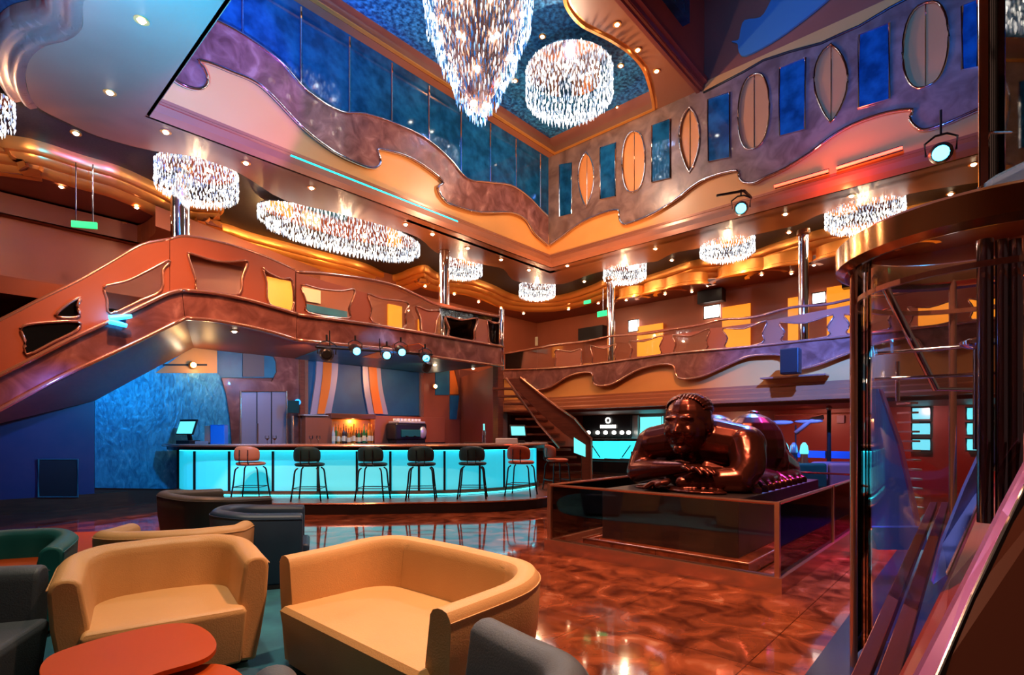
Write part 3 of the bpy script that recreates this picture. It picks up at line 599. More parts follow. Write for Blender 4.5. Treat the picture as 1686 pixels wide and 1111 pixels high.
bandw = [(829, 624), (865, 624), (867, 634), (878, 642), (907, 637), (939, 618), (974, 613), (977, 629), (988, 635), (1011, 631), (1046, 611), (1079, 601), (1108, 601), (1114, 618), (1127, 624), (1157, 619), (1189, 605), (1228, 588), (1254, 584), (1286, 585), (1294, 600), (1310, 608), (1345, 601), (1384, 586), (1420, 573), (1460, 562), (1505, 556),
         (1520, 572), (1540, 578), (1580, 568), (1640, 545), (1720, 525)]
band('balcony_band', 'mottled stone edge with hooked waves on the far right balcony', [(829, 609), (930, 605), (1027, 593), (1108, 582), (1231, 571), (1340, 559), (1400, 553), (1627, 527), (1720, 516)], bandw, fR2, (.15, 0, 0), marble_m)
struct(MB().b2((XR-.04, -4, 2.36), (XR+.2, 14.1, 3.9)).build('wall_panel', cream_m))
struct(MB().sweep([V(XR-.04, 14.1, 2.36), V(XR-.04, -4, 2.36)], [(.0, .46), (.03, .46), (.03, .4), (.09, .36), (.09, .27), (.18, .23), (.18, .13), (.26, .08), (.26, 0), (0, 0)]).build('trim_23', mat('lacquered_cornice', (1, 1, 1))))
struct(MB().b2((XR, 14.1, 0), (XR+.2, 17.2, ZB)).build('wall_stub', brownwall_m))
struct(MB().b2((11.1, 14.05, 0), (XR+.1, 14.15, ZB+.3)).build('wall_landing', brownwall_m))
# ================================================================ CHANDELIERS
def mean(n): return sum(n)/len(n)
def crystal_field(q, pts):
    for p, w, h in pts: q.octa(p, w, h)
def drum(label, cx, cy, top, rx_, ry_, h, rz=0, group=None, ringstep=.11, cm=crysw_m, size=.028, bulge=.3, power=0, rod=0, canopy=True):
    t = thing('crystal_chandelier', label, 'chandelier', (cx, cy, top), 0, group); m = Matrix.Rotation(rz, 3, 'Z'); rnd = random.Random(int(cx*100))
    q = MB(); nr = max(3, int(min(rx_, ry_)/ringstep)); dz = size*3.4
    for j in range(nr+1):
        f = 1-j/(nr+.0)*.97; a, b = rx_*f, ry_*f
        per = PI*(3*(a+b)-math.sqrt((3*a+b)*(a+3*b))); n = max(5, int(per/(size*2.6)))
        drop = h*(1-bulge*(1-math.sqrt(max(0, 1-(f)**2))) if False else (1-bulge)+bulge*math.sqrt(max(0, 1-f*f)))
        zs = [drop] if j > 0 else []
        if j == 0: zs = [dz*(k+.5) for k in range(int(drop/dz)+1)]
        elif j < 3: zs = [drop-dz*.8, drop]
        for z in zs:
            off = rnd.random()*6
            for k in range(n):
                an = off+2*PI*k/n; p = m @ V(a*math.cos(an), b*math.sin(an), 0)
                q.octa((p.x+rnd.uniform(-.01, .01), p.y+rnd.uniform(-.01, .01), -z-rnd.uniform(0, dz*.5)), size*rnd.uniform(.35, .6), dz*rnd.uniform(.9, 1.3))
    o = q.build('hanging_crystals', cm, t); o['kind'] = 'stuff'
    q = MB(); q.lathe([(.92, 0), (.98, -.02), (.98, -.05), (.9, -.05)], 40, (0, 0, .03), rx_, ry_, rz); q.build('ceiling_plate', chrome_m, t)
    q = MB()
    n = max(6, int(5*(rx_+ry_)))
    for k in range(n):
        an = 2*PI*k/n; p = m @ V(rx_*.72*math.cos(an), ry_*.72*math.sin(an), -h*.35); q.ball(p, .035, 6, 5)
    o = q.build('bulbs', bulb_m, t); o['kind'] = 'stuff'
    if power: lamp('POINT', 'chandelier_light', (cx, cy, top-h-.08), power, WARM, .04)
    if rod: MB().cyl((0, 0, 0), (0, 0, rod), .03).build('suspension_rod', chrome_m, t)
    return t
# dome drum
p = PD(937, 148, 14.6); drum('round crystal chandelier in the blue dome next to the giant cone one', p.x, p.y, p.z+.55, 1.18, 1.18, 1.0, bulge=.25, rod=ZU+.75-p.z-.55, size=.045)
# giant cone chandelier
def cone():
    p = PD(788, 100, 11.0); cx, cy = p.x, p.y; zb = PD(788, 200, 11).z; ztop = ZU+.75
    t = thing('crystal_chandelier', 'giant cone shaped crystal chandelier hanging point down from the dome', 'chandelier', (cx, cy, zb))
    prof = [(0, .10), (.35, .30), (.36, .42), (1.0, .62), (1.05, .74), (1.75, .95), (1.8, 1.04), (2.5, 1.12), (2.6, 1.16), (3.4, 1.16), (ztop-zb, 1.1)]
    def rad(z):
        for (z0, r0), (z1, r1) in zip(prof, prof[1:]):
            if z <= z1: return r0+(r1-r0)*(z-z0)/(z1-z0)
        return 1.1
    q = MB(); rnd = random.Random(3); z = .04
    while z < ztop-zb-.1:
        r = rad(z); n = max(8, int(2*PI*r/.085)); off = rnd.random()
        for k in range(n):
            a = off+2*PI*k/n; rr = r+rnd.uniform(-.03, .03); q.octa((rr*math.cos(a), rr*math.sin(a), z+rnd.uniform(-.03, .03)), .016*rnd.uniform(.7, 1.4), .17*rnd.uniform(.7, 1.3))
        z += .10
    o = q.build('hanging_crystals', crysb_m, t); o['kind'] = 'stuff'
    q = MB(); q.lathe([(.02, .12), (.24, .4), (.5, .95), (.8, 1.7), (.95, 2.4), (1.0, 3.4), (1.0, ztop-zb)], 32, caps=False); q.build('inner_frame', copper_m, t, smooth=True)
    q = MB()
    for z in (.25, .75, 1.3, 1.9, 2.5, 3.1, 3.7):
        r = rad(z)*.93; n = max(4, int(r*9))
        for k in range(n): a = 2*PI*k/n+z; q.ball((r*math.cos(a), r*math.sin(a), z), .055, 6, 5)
    o = q.build('bulbs', bulb_m, t); o['kind'] = 'stuff'
cone()
def drum_px(label, px0, px1, ptop, pbot, z=7.55, h=.45, ry=None, power=90, rz=0, **k):
    pc = (px0+px1)/2; D = (z-h*.5-EYE)*FPX/(HY-(ptop+pbot)/2); c = PD(pc, (ptop+pbot)/2, D); R = (px1-px0)/2*D/FPX
    return drum(label, c.x, c.y, z, R, R if ry is None else ry, h, rz, 'crystal chandeliers under the balcony level ceiling', power=power, **k)
drum_px('round crystal chandelier at the top of the left staircase, by a chrome column', 266, 385, 270, 332, h=.7, bulge=.3)
# long ellipse over the bar balcony
P1 = PZ(428, 352, 7.2); P2 = PZ(686, 420, 7.2); cc = (P1+P2)/2; ln = (P2-P1).length/2
drum('long oval crystal chandelier, largest under the balcony level ceiling', cc.x, cc.y, 7.5, ln*1.02, ln*.38, .62, math.atan2(P2.y-P1.y, P2.x-P1.x), bulge=.45, ringstep=.08, size=.034, power=170)
drum_px('small round crystal chandelier right of the long oval one, by a column', 727, 794, 425, 460, h=.55)
drum_px('small round crystal chandelier nearest the far corner of the atrium', 855, 914, 467, 492, h=.55)
drum_px('round crystal chandelier first to the right of the far corner one', 994, 1063, 435, 464, h=.6)
drum_px('round crystal chandelier below the left blue spotlight', 1155, 1239, 390, 427, h=.6)
drum_px('round crystal chandelier at the right, nearest the glass enclosure', 1367, 1478, 329, 379, h=.65)
drum_px('round crystal chandelier cut off by the left picture edge', -60, 12, 158, 212, h=.6)

# ================================================================ DOWNLIGHTS
dl = None
def downlight(px, py, z, label, group, r=.055):
    global dl
    p = PZ(px, py, z)
    if dl is None:
        dl = thing('downlight', label, 'ceiling light', p, 0, group)
        MB().lathe([(.052, 0), (.09, 0), (.09, .02), (.052, .02)], 14, (0, 0, -.012), caps=False).build('trim_ring', gold_m, dl)
        MB().lathe([(.052, -.002), (.03, -.03), (.001, -.034)], 12, (0, 0, -.004), caps=False).build('lens', lens_m, dl, smooth=True)
        KIDS[dl.name] = kids(dl); o = dl
    else:
        o = dl.copy(); COL.objects.link(o); o.location = p
        for k in KIDS[dl.name]: c = k.copy(); COL.objects.link(c); c.parent = o
    o.scale = (r/.055,)*3
    tag(o, label, 'ceiling light', group); return o
ORD = ['first', 'second', 'third', 'fourth', 'fifth', 'sixth', 'seventh', 'eighth', 'ninth', 'tenth', 'eleventh', 'twelfth', 'thirteenth', 'fourteenth', 'fifteenth', 'sixteenth', 'seventeenth', 'eighteenth']
def row(pts, z, what, group, r=.055):
    for i, p in enumerate(pts): downlight(p[0], p[1], z, '%s, %s from the left' % (what, ORD[i]), group, r)
row([(181, 152), (233, 33), (273, 217), (405, 268), (513, 309), (668, 369), (712, 385), (770, 408), (825, 427), (871, 444)], ZS, 'glowing downlight in the soffit along the bar side opening', 'downlights in the bar side soffit', .06)
row([(934, 437), (1079, 409), (1198, 378), (1293, 352), (1402, 322), (1603, 270)], ZS, 'glowing downlight in the red soffit on the gallery side', 'downlights in the gallery side soffit', .06)
row([(125, 219), (458, 381), (962, 463), (1106, 428), (1299, 382), (1565, 319)], 7.64, 'glowing downlight in the black ceiling strip', 'downlights in the black strip', .06)
row([(52, 418), (63, 388), (81, 351), (101, 307), (168, 410), (203, 367), (225, 341)], 7.08, 'small downlight in the rust ceiling left of the stair column', 'downlights in the left rust ceiling', .05)
row([(700, 471), (748, 484), (788, 497), (825, 507), (862, 516), (936, 509), (985, 499), (1031, 494), (1095, 484), (1139, 480), (1165, 470), (1254, 452), (1268, 475), (1303, 450), (1340, 436)], 7.08, 'small downlight in the rust ceiling behind the gold wave', 'downlights behind the gold wave', .05)
row([(848, 133), (893, 60), (921, 90), (946, 212), (1017, 177), (1022, 108)], ZU+.73, 'star like downlight in the blue glitter dome', 'downlights in the blue dome', .06)
row([(1016, 40), (1050, 82), (1081, 117)], ZU-.01, 'downlight in the plum ceiling slab beside the dome', 'downlights in the ceiling slab', .06)
row([(386, 545), (467, 552), (716, 600), (779, 606)], ZB-.01, 'small downlight under the bar balcony', 'downlights under the bar balcony', .05)
def wall_light(px, py, y, label):
    p = PY(px, py, y); t = thing('wall_downlight', label, 'wall light', p)
    q = MB(); q.cyl((0, .05, 0), (0, -.02, 0), .09, .07, 12); q.build('trim_ring', gold_m, t)
    q = MB(); q.ball((0, -.03, 0), .055, 10, 6); q.build('lens', lens_m, t)
wall_light(258, 577, YW-.35, 'small bright light under the sloping stair soffit'); wall_light(318, 601, YW-.1, 'small light in the dark slot of the ochre panel')
wall_light(793, 633, YW-.1, 'bright star like light on the brown wall right of the backdrop'); wall_light(716, 636, YW-.15, 'light beside the blue panel right of the backdrop')

# ================================================================ COLUMNS, UPPER DECK
def column(px, D, z0, z1, r, label, m=chrome_m):
    p = PD(px, 500, D); t = thing('chrome_column', label, 'column', (p.x, p.y, z0))
    MB().cyl((0, 0, 0), (0, 0, z1-z0), r, seg=24).build('shaft', m, t, auto=True)
    q = MB(); q.lathe([(r*1.05, 0), (r*1.25, .02), (r*1.25, .1), (r*1.02, .14)], 24); q.build('base_ring', brass_m, t)
    q = MB(); q.lathe([(r*1.02, -.16), (r*1.3, -.12), (r*1.3, -.0), (r*1.05, 0)], 24, (0, 0, z1-z0)); q.build('capital_ring', brass_m, t)
Z2 = ZB+.25
column(297, 12.0, Z2, 7.6, .19, 'mirror chrome column at the head of the left staircase')
column(731, 17.0, Z2, 7.5, .17, 'mirror chrome column behind the bar balcony')
column(1006, 19.0, Z2, 7.1, .14, 'slim chrome column on the right balcony near the corner')
column(1323, 14.6, Z2, 7.1, .13, 'slim chrome column on the right balcony above the wall speaker')
# amber wall panels with painted glow, framed screens etc on the far upper wall
xw = 20.7
def far_panel(name, label, cat, x0, y0, x1, y1, m, x=xw, th=.06, frame=None):
    t = thing(name, label, cat, PX((x0+x1)/2, y1, x)); wl = Matrix.Translation(-t.location)
    pts = [PX(x0, y0, x), PX(x1, y0, x), PX(x1, y1, x), PX(x0, y1, x)]
    zt = mean([pts[0].z, pts[1].z]); zb = mean([pts[2].z, pts[3].z]); ya, yb_ = pts[0].y, pts[1].y
    q = MB(); q.b2((x-th, min(ya, yb_), zb), (x, max(ya, yb_), zt)); q.build('panel_face', m, t, local=wl)
    if frame:
        q = MB(); q.tube([(x-th-.01, ya, zt), (x-th-.01, yb_, zt), (x-th-.01, yb_, zb), (x-th-.01, ya, zb)], .03, 5, True); q.build('frame', frame, t, local=wl)
    return t
amb = [(1050, 535, 1092, 600, 'left of the first white screen'), (1190, 503, 1236, 590, 'right of the square white screen'), (1298, 490, 1318, 580, 'left of the slim column'), (1362, 470, 1412, 560, 'left of the glass enclosure'), (1512, 455, 1562, 545, 'first behind the glass enclosure'), (1592, 440, 1640, 540, 'last behind the glass enclosure')]
for a in amb: far_panel('amber_wall_panel', 'amber wall panel with painted glow on the upper deck, '+a[4], 'wall panel', *a[:4], amber_m)
scr = [(1036, 527, 1052, 546, 'first from the far corner'), (1160, 503, 1186, 524, 'hanging at the middle'), (1338, 482, 1360, 500, 'right of the slim column'), (1561, 446, 1583, 470, 'seen through the glass enclosure')]
for a in scr: far_panel('white_screen', 'small bright square screen on the upper deck, '+a[4], 'screen', *a[:4], whitelit_m, x=20.68, frame=dark_m)
far_panel('notice', 'small pale notice on the rust wall above the far corner', 'notice', 868, 556, 886, 570, creamlit_m, x=20.7)
for a in [(960, 540, 1000, 560, 'dark lintel block by the corner column'), (1155, 480, 1195, 500, 'dark block above the middle screen'), (1390, 455, 1430, 475, 'dark block above the amber panel')]:
    far_panel('bulkhead', a[4]+' on the upper deck', 'bulkhead', *a[:4], dark_m, x=20.7, th=.4)
for i_, (x0, y0, x1, y1, m_) in enumerate(((440, 455, 482, 515, amber_m), (497, 472, 528, 500, creamlit_m), (505, 500, 572, 524, blueplain_m), (640, 500, 662, 546, amber_m), (690, 525, 716, 556, amber_m), (757, 540, 783, 563, amber_m), (806, 545, 826, 570, amber_m))):  # amber ones carry the same painted glow
    t_ = thing('upper_wall_panel', ['glowing amber', 'pale cream', 'petrol blue', 'glowing amber', 'glowing amber', 'glowing amber', 'glowing amber'][i_]+' wall panel seen through the bar balcony cut-outs, %s from the left' % ORD[i_], 'wall panel', PY(x0, y1, 17.1)); wl_ = Matrix.Translation(-t_.location)
    pa = PY(x0, y0, 17.1); pb = PY(x1, y1, 17.1); MB().b2((pa.x, 17.1, pb.z), (pb.x, 17.19, pa.z)).build('panel_face', m_, t_, local=wl_)
# gold ceiling scallops over the upper deck
k = 0
for px, py, w in ((1090, 495, 34), (1128, 513, 40), (1040, 500, 26), (1230, 487, 46), (1290, 470, 40), (1400, 440, 44), (1480, 430, 30)):
    c = PX(px, py, 18.2); r = w*18/FPX; k += 1
    q = MB(); a = [V(c.x-r*.6*math.sin(PI*i/10), c.y+r*math.cos(PI*i/10), 0) for i in range(11)]
    t = thing('gold_cove', 'gold lit scalloped cove, %s from the left, on the upper deck ceiling' % ORD[k-1], 'cove', (c.x, c.y, 6.6), 0, 'gold scalloped coves')
    q.sweep([V(-r*.6*math.sin(PI*i/10), -r*math.cos(PI*i/10), 0) for i in range(11)], [(0, .5), (.0, .2), (-.08, .16), (-.08, .1), (-.2, .06), (-.2, 0), (-.34, 0)]).build('moulding', gold_m, t, auto=True)
def exit_sign(label, pts, x):
    t = thing('exit_sign', label, 'sign', PX(pts[0], pts[1], x)); 
    q = MB(); q.box((0, 0, 0), (.04, .34*pts[2], .14*pts[2])); q.build('sign_box', green_m, t)
    q = MB(); q.cyl((0, 0, .06), (0, 0, 7.11-t.location.z), .012); q.build('hanger', chrome_m, t)
exit_sign('small green exit sign near the far corner ceiling', (967, 497, 1), 18.5); exit_sign('small lit green sign box beside the corner column', (993, 516, 1.5), 17.5)
p0 = PD(139, 370, 11); t = thing('exit_sign', 'green lit sign hanging from the left rust ceiling', 'sign', p0, A-PI/2+.25)
MB().box((0, 0, 0), (.45, .04, .13)).build('sign_box', green_m, t); q = MB(); [q.cyl((s*.15, 0, .06), (s*.15, 0, 7.1-p0.z), .01) for s in (-1, 1)]; q.build('hanger', chrome_m, t)
# deck 2 inner left drop panel
q = MB(); q.plate(sm([PZ(*a, 6.6) for a in ((-30, 440), (60, 432), (130, 425), (185, 415), (196, 405), (232, 400), (254, 385), (256, 372))], 4)+[V(9, 17, 6.6), V(-3, 17, 6.6)], (0, 0, .5)); struct(q.build('ceiling_drop', inner_m))
far = [(22, 450, 'warm glass chandelier sparkle')]
# ================================================================ SHOW LIGHTS
def lamp_head(label, px, py, D, aim, on=True, s=1.0, zhang=None, name='spotlight'):
    p = PD(px, py, D); t = thing(name, label, 'stage light', p); d = (Vector(aim)-p).normalized(); wl = Matrix.Identity(4)
    q = MB(); q.tube([-d*.16*s, -d*.12*s, d*.06*s, d*.13*s], [.05*s, .11*s, .11*s, .085*s], 14); q.build('lamp_body', black_m, t, auto=True)
    q = MB(); q.tube([d*.125*s, d*.14*s], [.085*s, .06*s], 14); q.build('lens', cyanlens_m if on else dark_m, t)
    sd = d.cross(V(0, 0, 1)).normalized(); q = MB(); q.tube([sd*.13*s, sd*.14*s+V(0, 0, .14*s), sd*.05*s+V(0, 0, .2*s), -sd*.05*s+V(0, 0, .2*s), -sd*.14*s+V(0, 0, .14*s), -sd*.13*s], .012*s, 6); q.build('yoke', dark_m, t)
    q = MB(); q.cyl((0, 0, .2*s), (0, 0, (zhang-p.z) if zhang else .3*s), .02); q.build('hanger', dark_m, t)
    return t
camp = V(0, 0, 1.5)
fl = V(5, 3, 0)
D0 = 10.9
pA = PD(520, 571, D0*.92); pB = PD(712, 584, D0*1.12)
tr = thing('lighting_bar', 'dark lighting bar hung under the bar balcony', 'lighting bar', pA); q = MB(); q.tube([V(0, 0, 0), pB-pA], .025, 8); q.build('rail', dark_m, tr)
q = MB(); [q.cyl((pB-pA)*u, V(((pB-pA)*u).x, ((pB-pA)*u).y, ZB-pA.z), .012) for u in (.1, .5, .9)]; q.build('hanger', dark_m, tr)
lamp_head('unlit black round lamp head at the left of the lighting bar', 538, 583, 10.3, camp, False, 1.25)
for a in ((585, 576, 10.6, 'glowing cyan spotlight, first lit one on the bar'), (637, 585, 10.9, 'brightest cyan spotlight in the middle of the lighting bar'), (660, 578, 11.1, 'cyan spotlight just right of the brightest one'), (700, 588, 11.5, 'cyan spotlight at the right end of the lighting bar')):
    lamp_head(a[3], a[0], a[1], a[2], camp*.3+fl*.7 if a[0] != 637 else camp, True, .95)
lamp_head('unlit small lamp below the right end of the lighting bar', 703, 604, 11.4, V(7, 11, 0), False, .8)
lamp_head('blue spotlight hanging on a bracket below the gallery, left of the red light tubes', 1220, 343, 13.6, camp, True, 1.6)
lamp_head('large blue spotlight at the right, past the red light tubes', 1549, 252, 9.6, camp, True, 1.65, zhang=ZS)
q = MB(); a = PD(1180, 322, 13.6); b = PD(1225, 314, 13.6); t = thing('lamp_bracket', 'dark bracket arm carrying the left blue spotlight', 'bracket', a)
q.beam(V(0, 0, 0), b-a, .05, .05); q.beam(b-a, b-a+V(.55, 0, 0), .05, .05); q.build('arm', dark_m, t)
# red tubes
for lab, a, b in (('left red glowing light tube on the gallery cornice', (1275, 307), (1364, 281)), ('right and longer red glowing light tube on the gallery cornice', (1377, 277), (1486, 243))):
    pa = PX(*a, XR-.45); pb = PX(*b, XR-.45); t = thing('light_tube', lab, 'light tube', pa)
    MB().tube([V(0, 0, 0), pb-pa], .035, 8).build('glowing_tube', redled_m, t); q = MB(); q.beam(V(.06, 0, .02), pb-pa+V(.06, 0, .02), .06, .1); q.build('housing', dark_m, t)
lamp('POINT', 'red_tube_light', PX(1380, 285, XR-.8), 60, (1, .12, .05), .1)
# spotlight on stair stringer (the V shaped blue lamp)
pp = PY(196, 524, YB-.35); lamp('POINT', 'stair_blue_light', pp+V(0, -.15, .1), 9, (.02, .4, 1), .03)
t = thing('spotlight', 'small blue glowing lamp clipped on the left stair stringer', 'stage light', pp)
q = MB(); q.tube([V(-.12, 0, -.02), V(.16, 0, .06)], [.05, .03], 10); q.tube([V(-.12, 0, -.06), V(.1, 0, -.1)], [.045, .03], 10); q.build('lens', mat('blue_lens', (.1, .4, 1), .3, emit=(.01, .35, 1), es=5), t); q = MB(); q.box((.0, .08, -.02), (.2, .05, .1)); q.build('clip', black_m, t)
# speakers
def speaker(label, px, py, D, w, h, x=None, rz=0):
    p = PD(px, py, D); t = thing('wall_speaker', label, 'speaker', p, rz)
    MB().box((0, 0, 0), (.3, w, h)).build('cabinet', black_m, t, bevel=.03); MB().box((-.16, 0, 0), (.02, w*.86, h*.88)).build('grille', dark_m, t); MB().box((.25, 0, -.05), (.3, .06, .06)).build('bracket', dark_m, t)
speaker('black box speaker mounted on the cream fascia of the right balcony', 1302, 595, 12.9, .42, .62)
q = thing('speaker_shelf', 'thin shelf bar under the black fascia speaker', 'shelf', PX(1305, 620, XR-.35)); MB().b2((-.1, -.75, -.02), (.3, .75, .02)).build('board', copper_m, q)
lamp_head('small cyan lit lamp standing on the right balcony rail', 1414, 536, 12.0, camp, True, .8)
# ================================================================ BAR
def arc(pts, n=6): return sm([V(p[0], p[1], 0) for p in pts], n)
def toW(pts, z): return [CD(p.x, p.y, z) for p in pts]
PF = arc([(-6.6, 10.4), (-5.4, 10.0), (-4.1, 9.92), (-2.75, 9.95), (-1.65, 10.1), (-.5, 10.25), (.5, 10.75), (1.05, 11.7), (1.1, 13.5)])
CF = arc([(-7.4, 11.75), (-6.8, 11.3), (-5.5, 11.15), (-3.1, 11.15), (-1.6, 11.3), (-.5, 11.75), (.25, 12.5), (.62, 13.5), (.55, 14.6)])
def offset(path, d):
    out = []
    for i, p in enumerate(path):
        a = path[max(0, i-1)]; b = path[min(len(path)-1, i+1)]; t = (b-a).normalized(); out.append(p+V(-t.y, t.x, 0)*d)
    return out
t = thing('bar_platform', 'dark curved platform step around the bar', 'platform', CD(-2.7, 11, 0)); wl = Matrix.Translation(-t.location)
MB().plate(toW(PF, 0.0)+list(reversed(toW(offset(CF, .3), 0.0))), (0, 0, .20)).build('step', blackst_m, t, local=wl)
q = MB(); q.tube(toW(PF, .205), .018, 6); q.build('edge_trim', copper_m, t, local=wl)
MB().plate(toW(offset(PF, .03), .2)+list(reversed(toW(offset(CF, .2), .2))), (0, 0, .012)).build('deck', wood_m, t, local=wl)
bar = thing('bar_counter', 'curved bar counter with glowing cyan front panels', 'bar counter', CD(-2.7, 11.3, .2)); wl = Matrix.Translation(-bar.location)
def top_plate(fr, dp, z, th, name, m):
    return MB().plate(toW(offset(CF, fr), z)+list(reversed(toW(offset(CF, dp), z))), (0, 0, th)).build(name, m, bar, local=wl)
top_plate(-.28, .62, 1.24, .055, 'worktop', noisy('pale_stone_top', (.42, .30, .27), (.55, .42, .38), 4, 6, .18))
top_plate(-.2, .5, 1.17, .07, 'top_support', dark_m)
top_plate(.06, .5, .212, .96, 'body', black_m)
top_plate(-.05, .06, .212, .1, 'plinth', wood_m)
q = MB(); q.tube(toW(offset(CF, -.28), 1.265), .022, 6); q.build('edge_trim', copper_m, bar, local=wl)
# cyan panels between dark uprights
# place uprights by their column in the picture
ups = [321, 378, 450, 535, 588, 648, 732, 752, 827, 868]
def at_px(path, px, D0=None):
    best = None
    for a, b in zip(path, path[1:]):
        fa = a.x/a.y-(px-HX)/FPX; fb = b.x/b.y-(px-HX)/FPX
        if fa*fb <= 0 and abs(fa-fb) > 1e-9: u = fa/(fa-fb); return a.lerp(b, u)
    return path[-3]
cuts = [294, 321, 378, 450, 524, 588, 643, 690, 732, 790, 830, 881]
front = offset(CF, 0)
def seg_between(path, p0, p1):
    a = at_px(path, p0); b = at_px(path, p1); m = [p for p in path if min(a.x, b.x) < p.x < max(a.x, b.x)]
    return [a]+m+[b]
for i, (a, b) in enumerate(zip(cuts, cuts[1:])):
    s = seg_between(front, a+1.2, b-1.2); 
    MB().plate(toW(s, .32)+list(reversed(toW(offset(s, .05), .32))), (0, 0, .84)).build('light_panel', barpan_m, bar, local=wl)
for a in cuts:
    p = at_px(front, a); q = MB(); c = CD(p.x, p.y, 0); q.box((c.x, c.y, .74), (.045, .06, .88), A-PI/2); q.build('upright', dark_m, bar, local=wl)
led_m = mat('cyan_led_strip', (.1, .8, .9), .4, emit=(.02, .70, .85), es=5)
MB().tube(toW(seg_between(offset(CF, -.085), 296, 880), .235), .012, 5).build('led_strip', led_m, bar, local=wl)
MB().tube(toW(seg_between(offset(CF, -.085), 296, 880), 1.163), .008, 5).build('led_strip', led_m, bar, local=wl)
# bar stools
def leg_path(x, y, h=.66):
    return [V(x*1.28, y*1.25, 0), V(x*1.1, y*1.08, h*.5), V(x, y, h*.86), V(x*.8, y*.8, h*.96)]
def stool(label, mname, loc, rz, group='bar stools along the glowing bar'):
    t = thing('bar_stool', label, 'bar stool', loc, rz, group)
    # stool faces +y (towards the bar); backrest at -y
    q = MB(); q.lathe([(.05, .66), (.22, .665), (.245, .69), (.24, .72), (.2, .735), (.02, .74)], 28, sx=1, sy=.92); q.build('seat', mname, t, smooth=True)
    q = MB(); n = 14; vs = []; fs = []
    for r_, zz in ((0, 0), (0, .0)): pass
    inn = []; H0, H1 = .755, 1.06
    for k in range(n+1):
        a = -PI/2+(k/n-.5)*2.0; ex = 1-abs(k/n-.5)**3*2.2
        inn.append((a, H0+.035*(1-ex), H0+(H1-H0)*ex))
    for a, z0, z1 in inn:
        for rr, z in ((.225, z0), (.215, (z0+z1)/2), (.235, z1), (.262, z1+.002), (.268, (z0+z1)/2), (.258, z0)): vs.append((rr*1.04*math.cos(a), rr*math.sin(a), z))
    for k in range(n):
        for j in range(6): fs.append((k*6+j, k*6+(j+1) % 6, (k+1)*6+(j+1) % 6, (k+1)*6+j))
    fs += [tuple(range(6)), tuple(n*6+j for j in range(5, -1, -1))]
    q.add(vs, fs); q.build('backrest', mname, t, smooth=True, sub=1)
    for sx in (-1, 1):
        for sy in (-1, 1): MB().tube(sm(leg_path(sx*.19, sy*.17), 4), .014, 6).build('leg', dark_m, t, smooth=True)
    fr = [V(sx*.225, sy*.2, .24) for sx, sy in ((-1, -1), (1, -1), (1, 1), (-1, 1))]
    MB().tube(fr, .009, 6, True).build('footrest', dark_m, t)
    q = MB(); [q.tube(sm([V(s*.07, -.2, .68), V(s*.07, -.262, .72), V(s*.07, -.276, .82), V(s*.07, -.27, .98)], 3), .008, 6) for s in (-1, 1)]; q.build('back_struts', dark_m, t)
    t.scale = (1.17, 1.1, 1.0); return t
ora = mat('tan_orange_leather', (.42, .13, .05), .45); tq = noisy('petrol_stool_leather', (.006, .035, .05), (.01, .045, .06), 3, 2, .45); red_o = mat('brick_orange_leather', (.42, .08, .03), .45)
labs = [(413, 10.75, ora, 0, 'tan orange bar stool at the left end of the glowing bar'), (510, 10.45, tq, .05, 'dark petrol bar stool next to the tan one at the left'), (614, 10.5, tq, -.05, 'dark petrol bar stool, second of the four dark ones'),
        (694, 10.6, tq, .08, 'dark petrol bar stool, third of the four dark ones'), (778, 10.8, tq, 0, 'dark petrol bar stool, rightmost of the four dark ones'), (858, 11.3, red_o, -.35, 'brick orange bar stool angled at the right end of the bar')]
for px, D, m, r, lab in labs:
    X = (px-HX)/FPX*D; stool(lab, m, CD(X, D, .212), A-PI/2+r)
X = (919-HX)/FPX*12.0; stool('brick orange bar stool past the end of the bar, seen side on', red_o, CD(X, 12.3, .212), A-PI/2-1.2)
# things on the bar
ZT = 1.295
def on_bar(px, back=.1):
    p = at_px(offset(CF, back), px); return CD(p.x, p.y, ZT)
rb = A-PI/2
def pos(label, px, s=1, turn=0, back=.1):
    t = thing('cash_register', label, 'till', on_bar(px, back), rb+turn)
    MB().box((0, 0, .035*s), (.34*s, .26*s, .07*s)).build('base', black_m, t, bevel=.01); MB().beam((0, .05*s, .05*s), (0, .0, .27*s), .08*s, .04*s).build('stand', dark_m, t)
    MB().box((0, -.03*s, .33*s), (.44*s, .03*s, .32*s), 0, -.35).build('screen_case', black_m, t, bevel=.01); MB().box((0, -.052*s, .322*s), (.38*s, .012*s, .25*s), 0, -.35).build('screen', screen_m, t)
pos('till with tilted touch screen on the left end of the bar', 310, 1.1, -.3); pos('small till screen at the right end of the bar', 852, .9, .3, .25)
t = thing('menu_box', 'bright blue upright box on the bar near the till', 'box', on_bar(361, .25), rb); MB().box((0, 0, .2), (.30, .16, .40)).build('box_body', mat('bright_blue_card', (.01, .16, .55), .4), t, bevel=.01); MB().box((0, 0, .405), (.31, .17, .012)).build('lid', mat('blue_lid', (.02, .10, .4), .4), t)
t = thing('card_stand', 'small pinkish card stand between till and blue box', 'card stand', on_bar(342, .2), rb); MB().box((0, 0, .2), (.12, .03, .38)).build('card', mat('pink_card', (.42, .17, .13), .5), t); MB().box((0, 0, .015), (.16, .1, .03)).build('foot', dark_m, t)
q = thing('card_tray', 'small grey tray in front of the left till', 'tray', on_bar(332, .0), rb); MB().box((0, 0, .03), (.22, .12, .06)).build('tray', mat('grey_plastic', (.2, .2, .22), .4), q, bevel=.01)
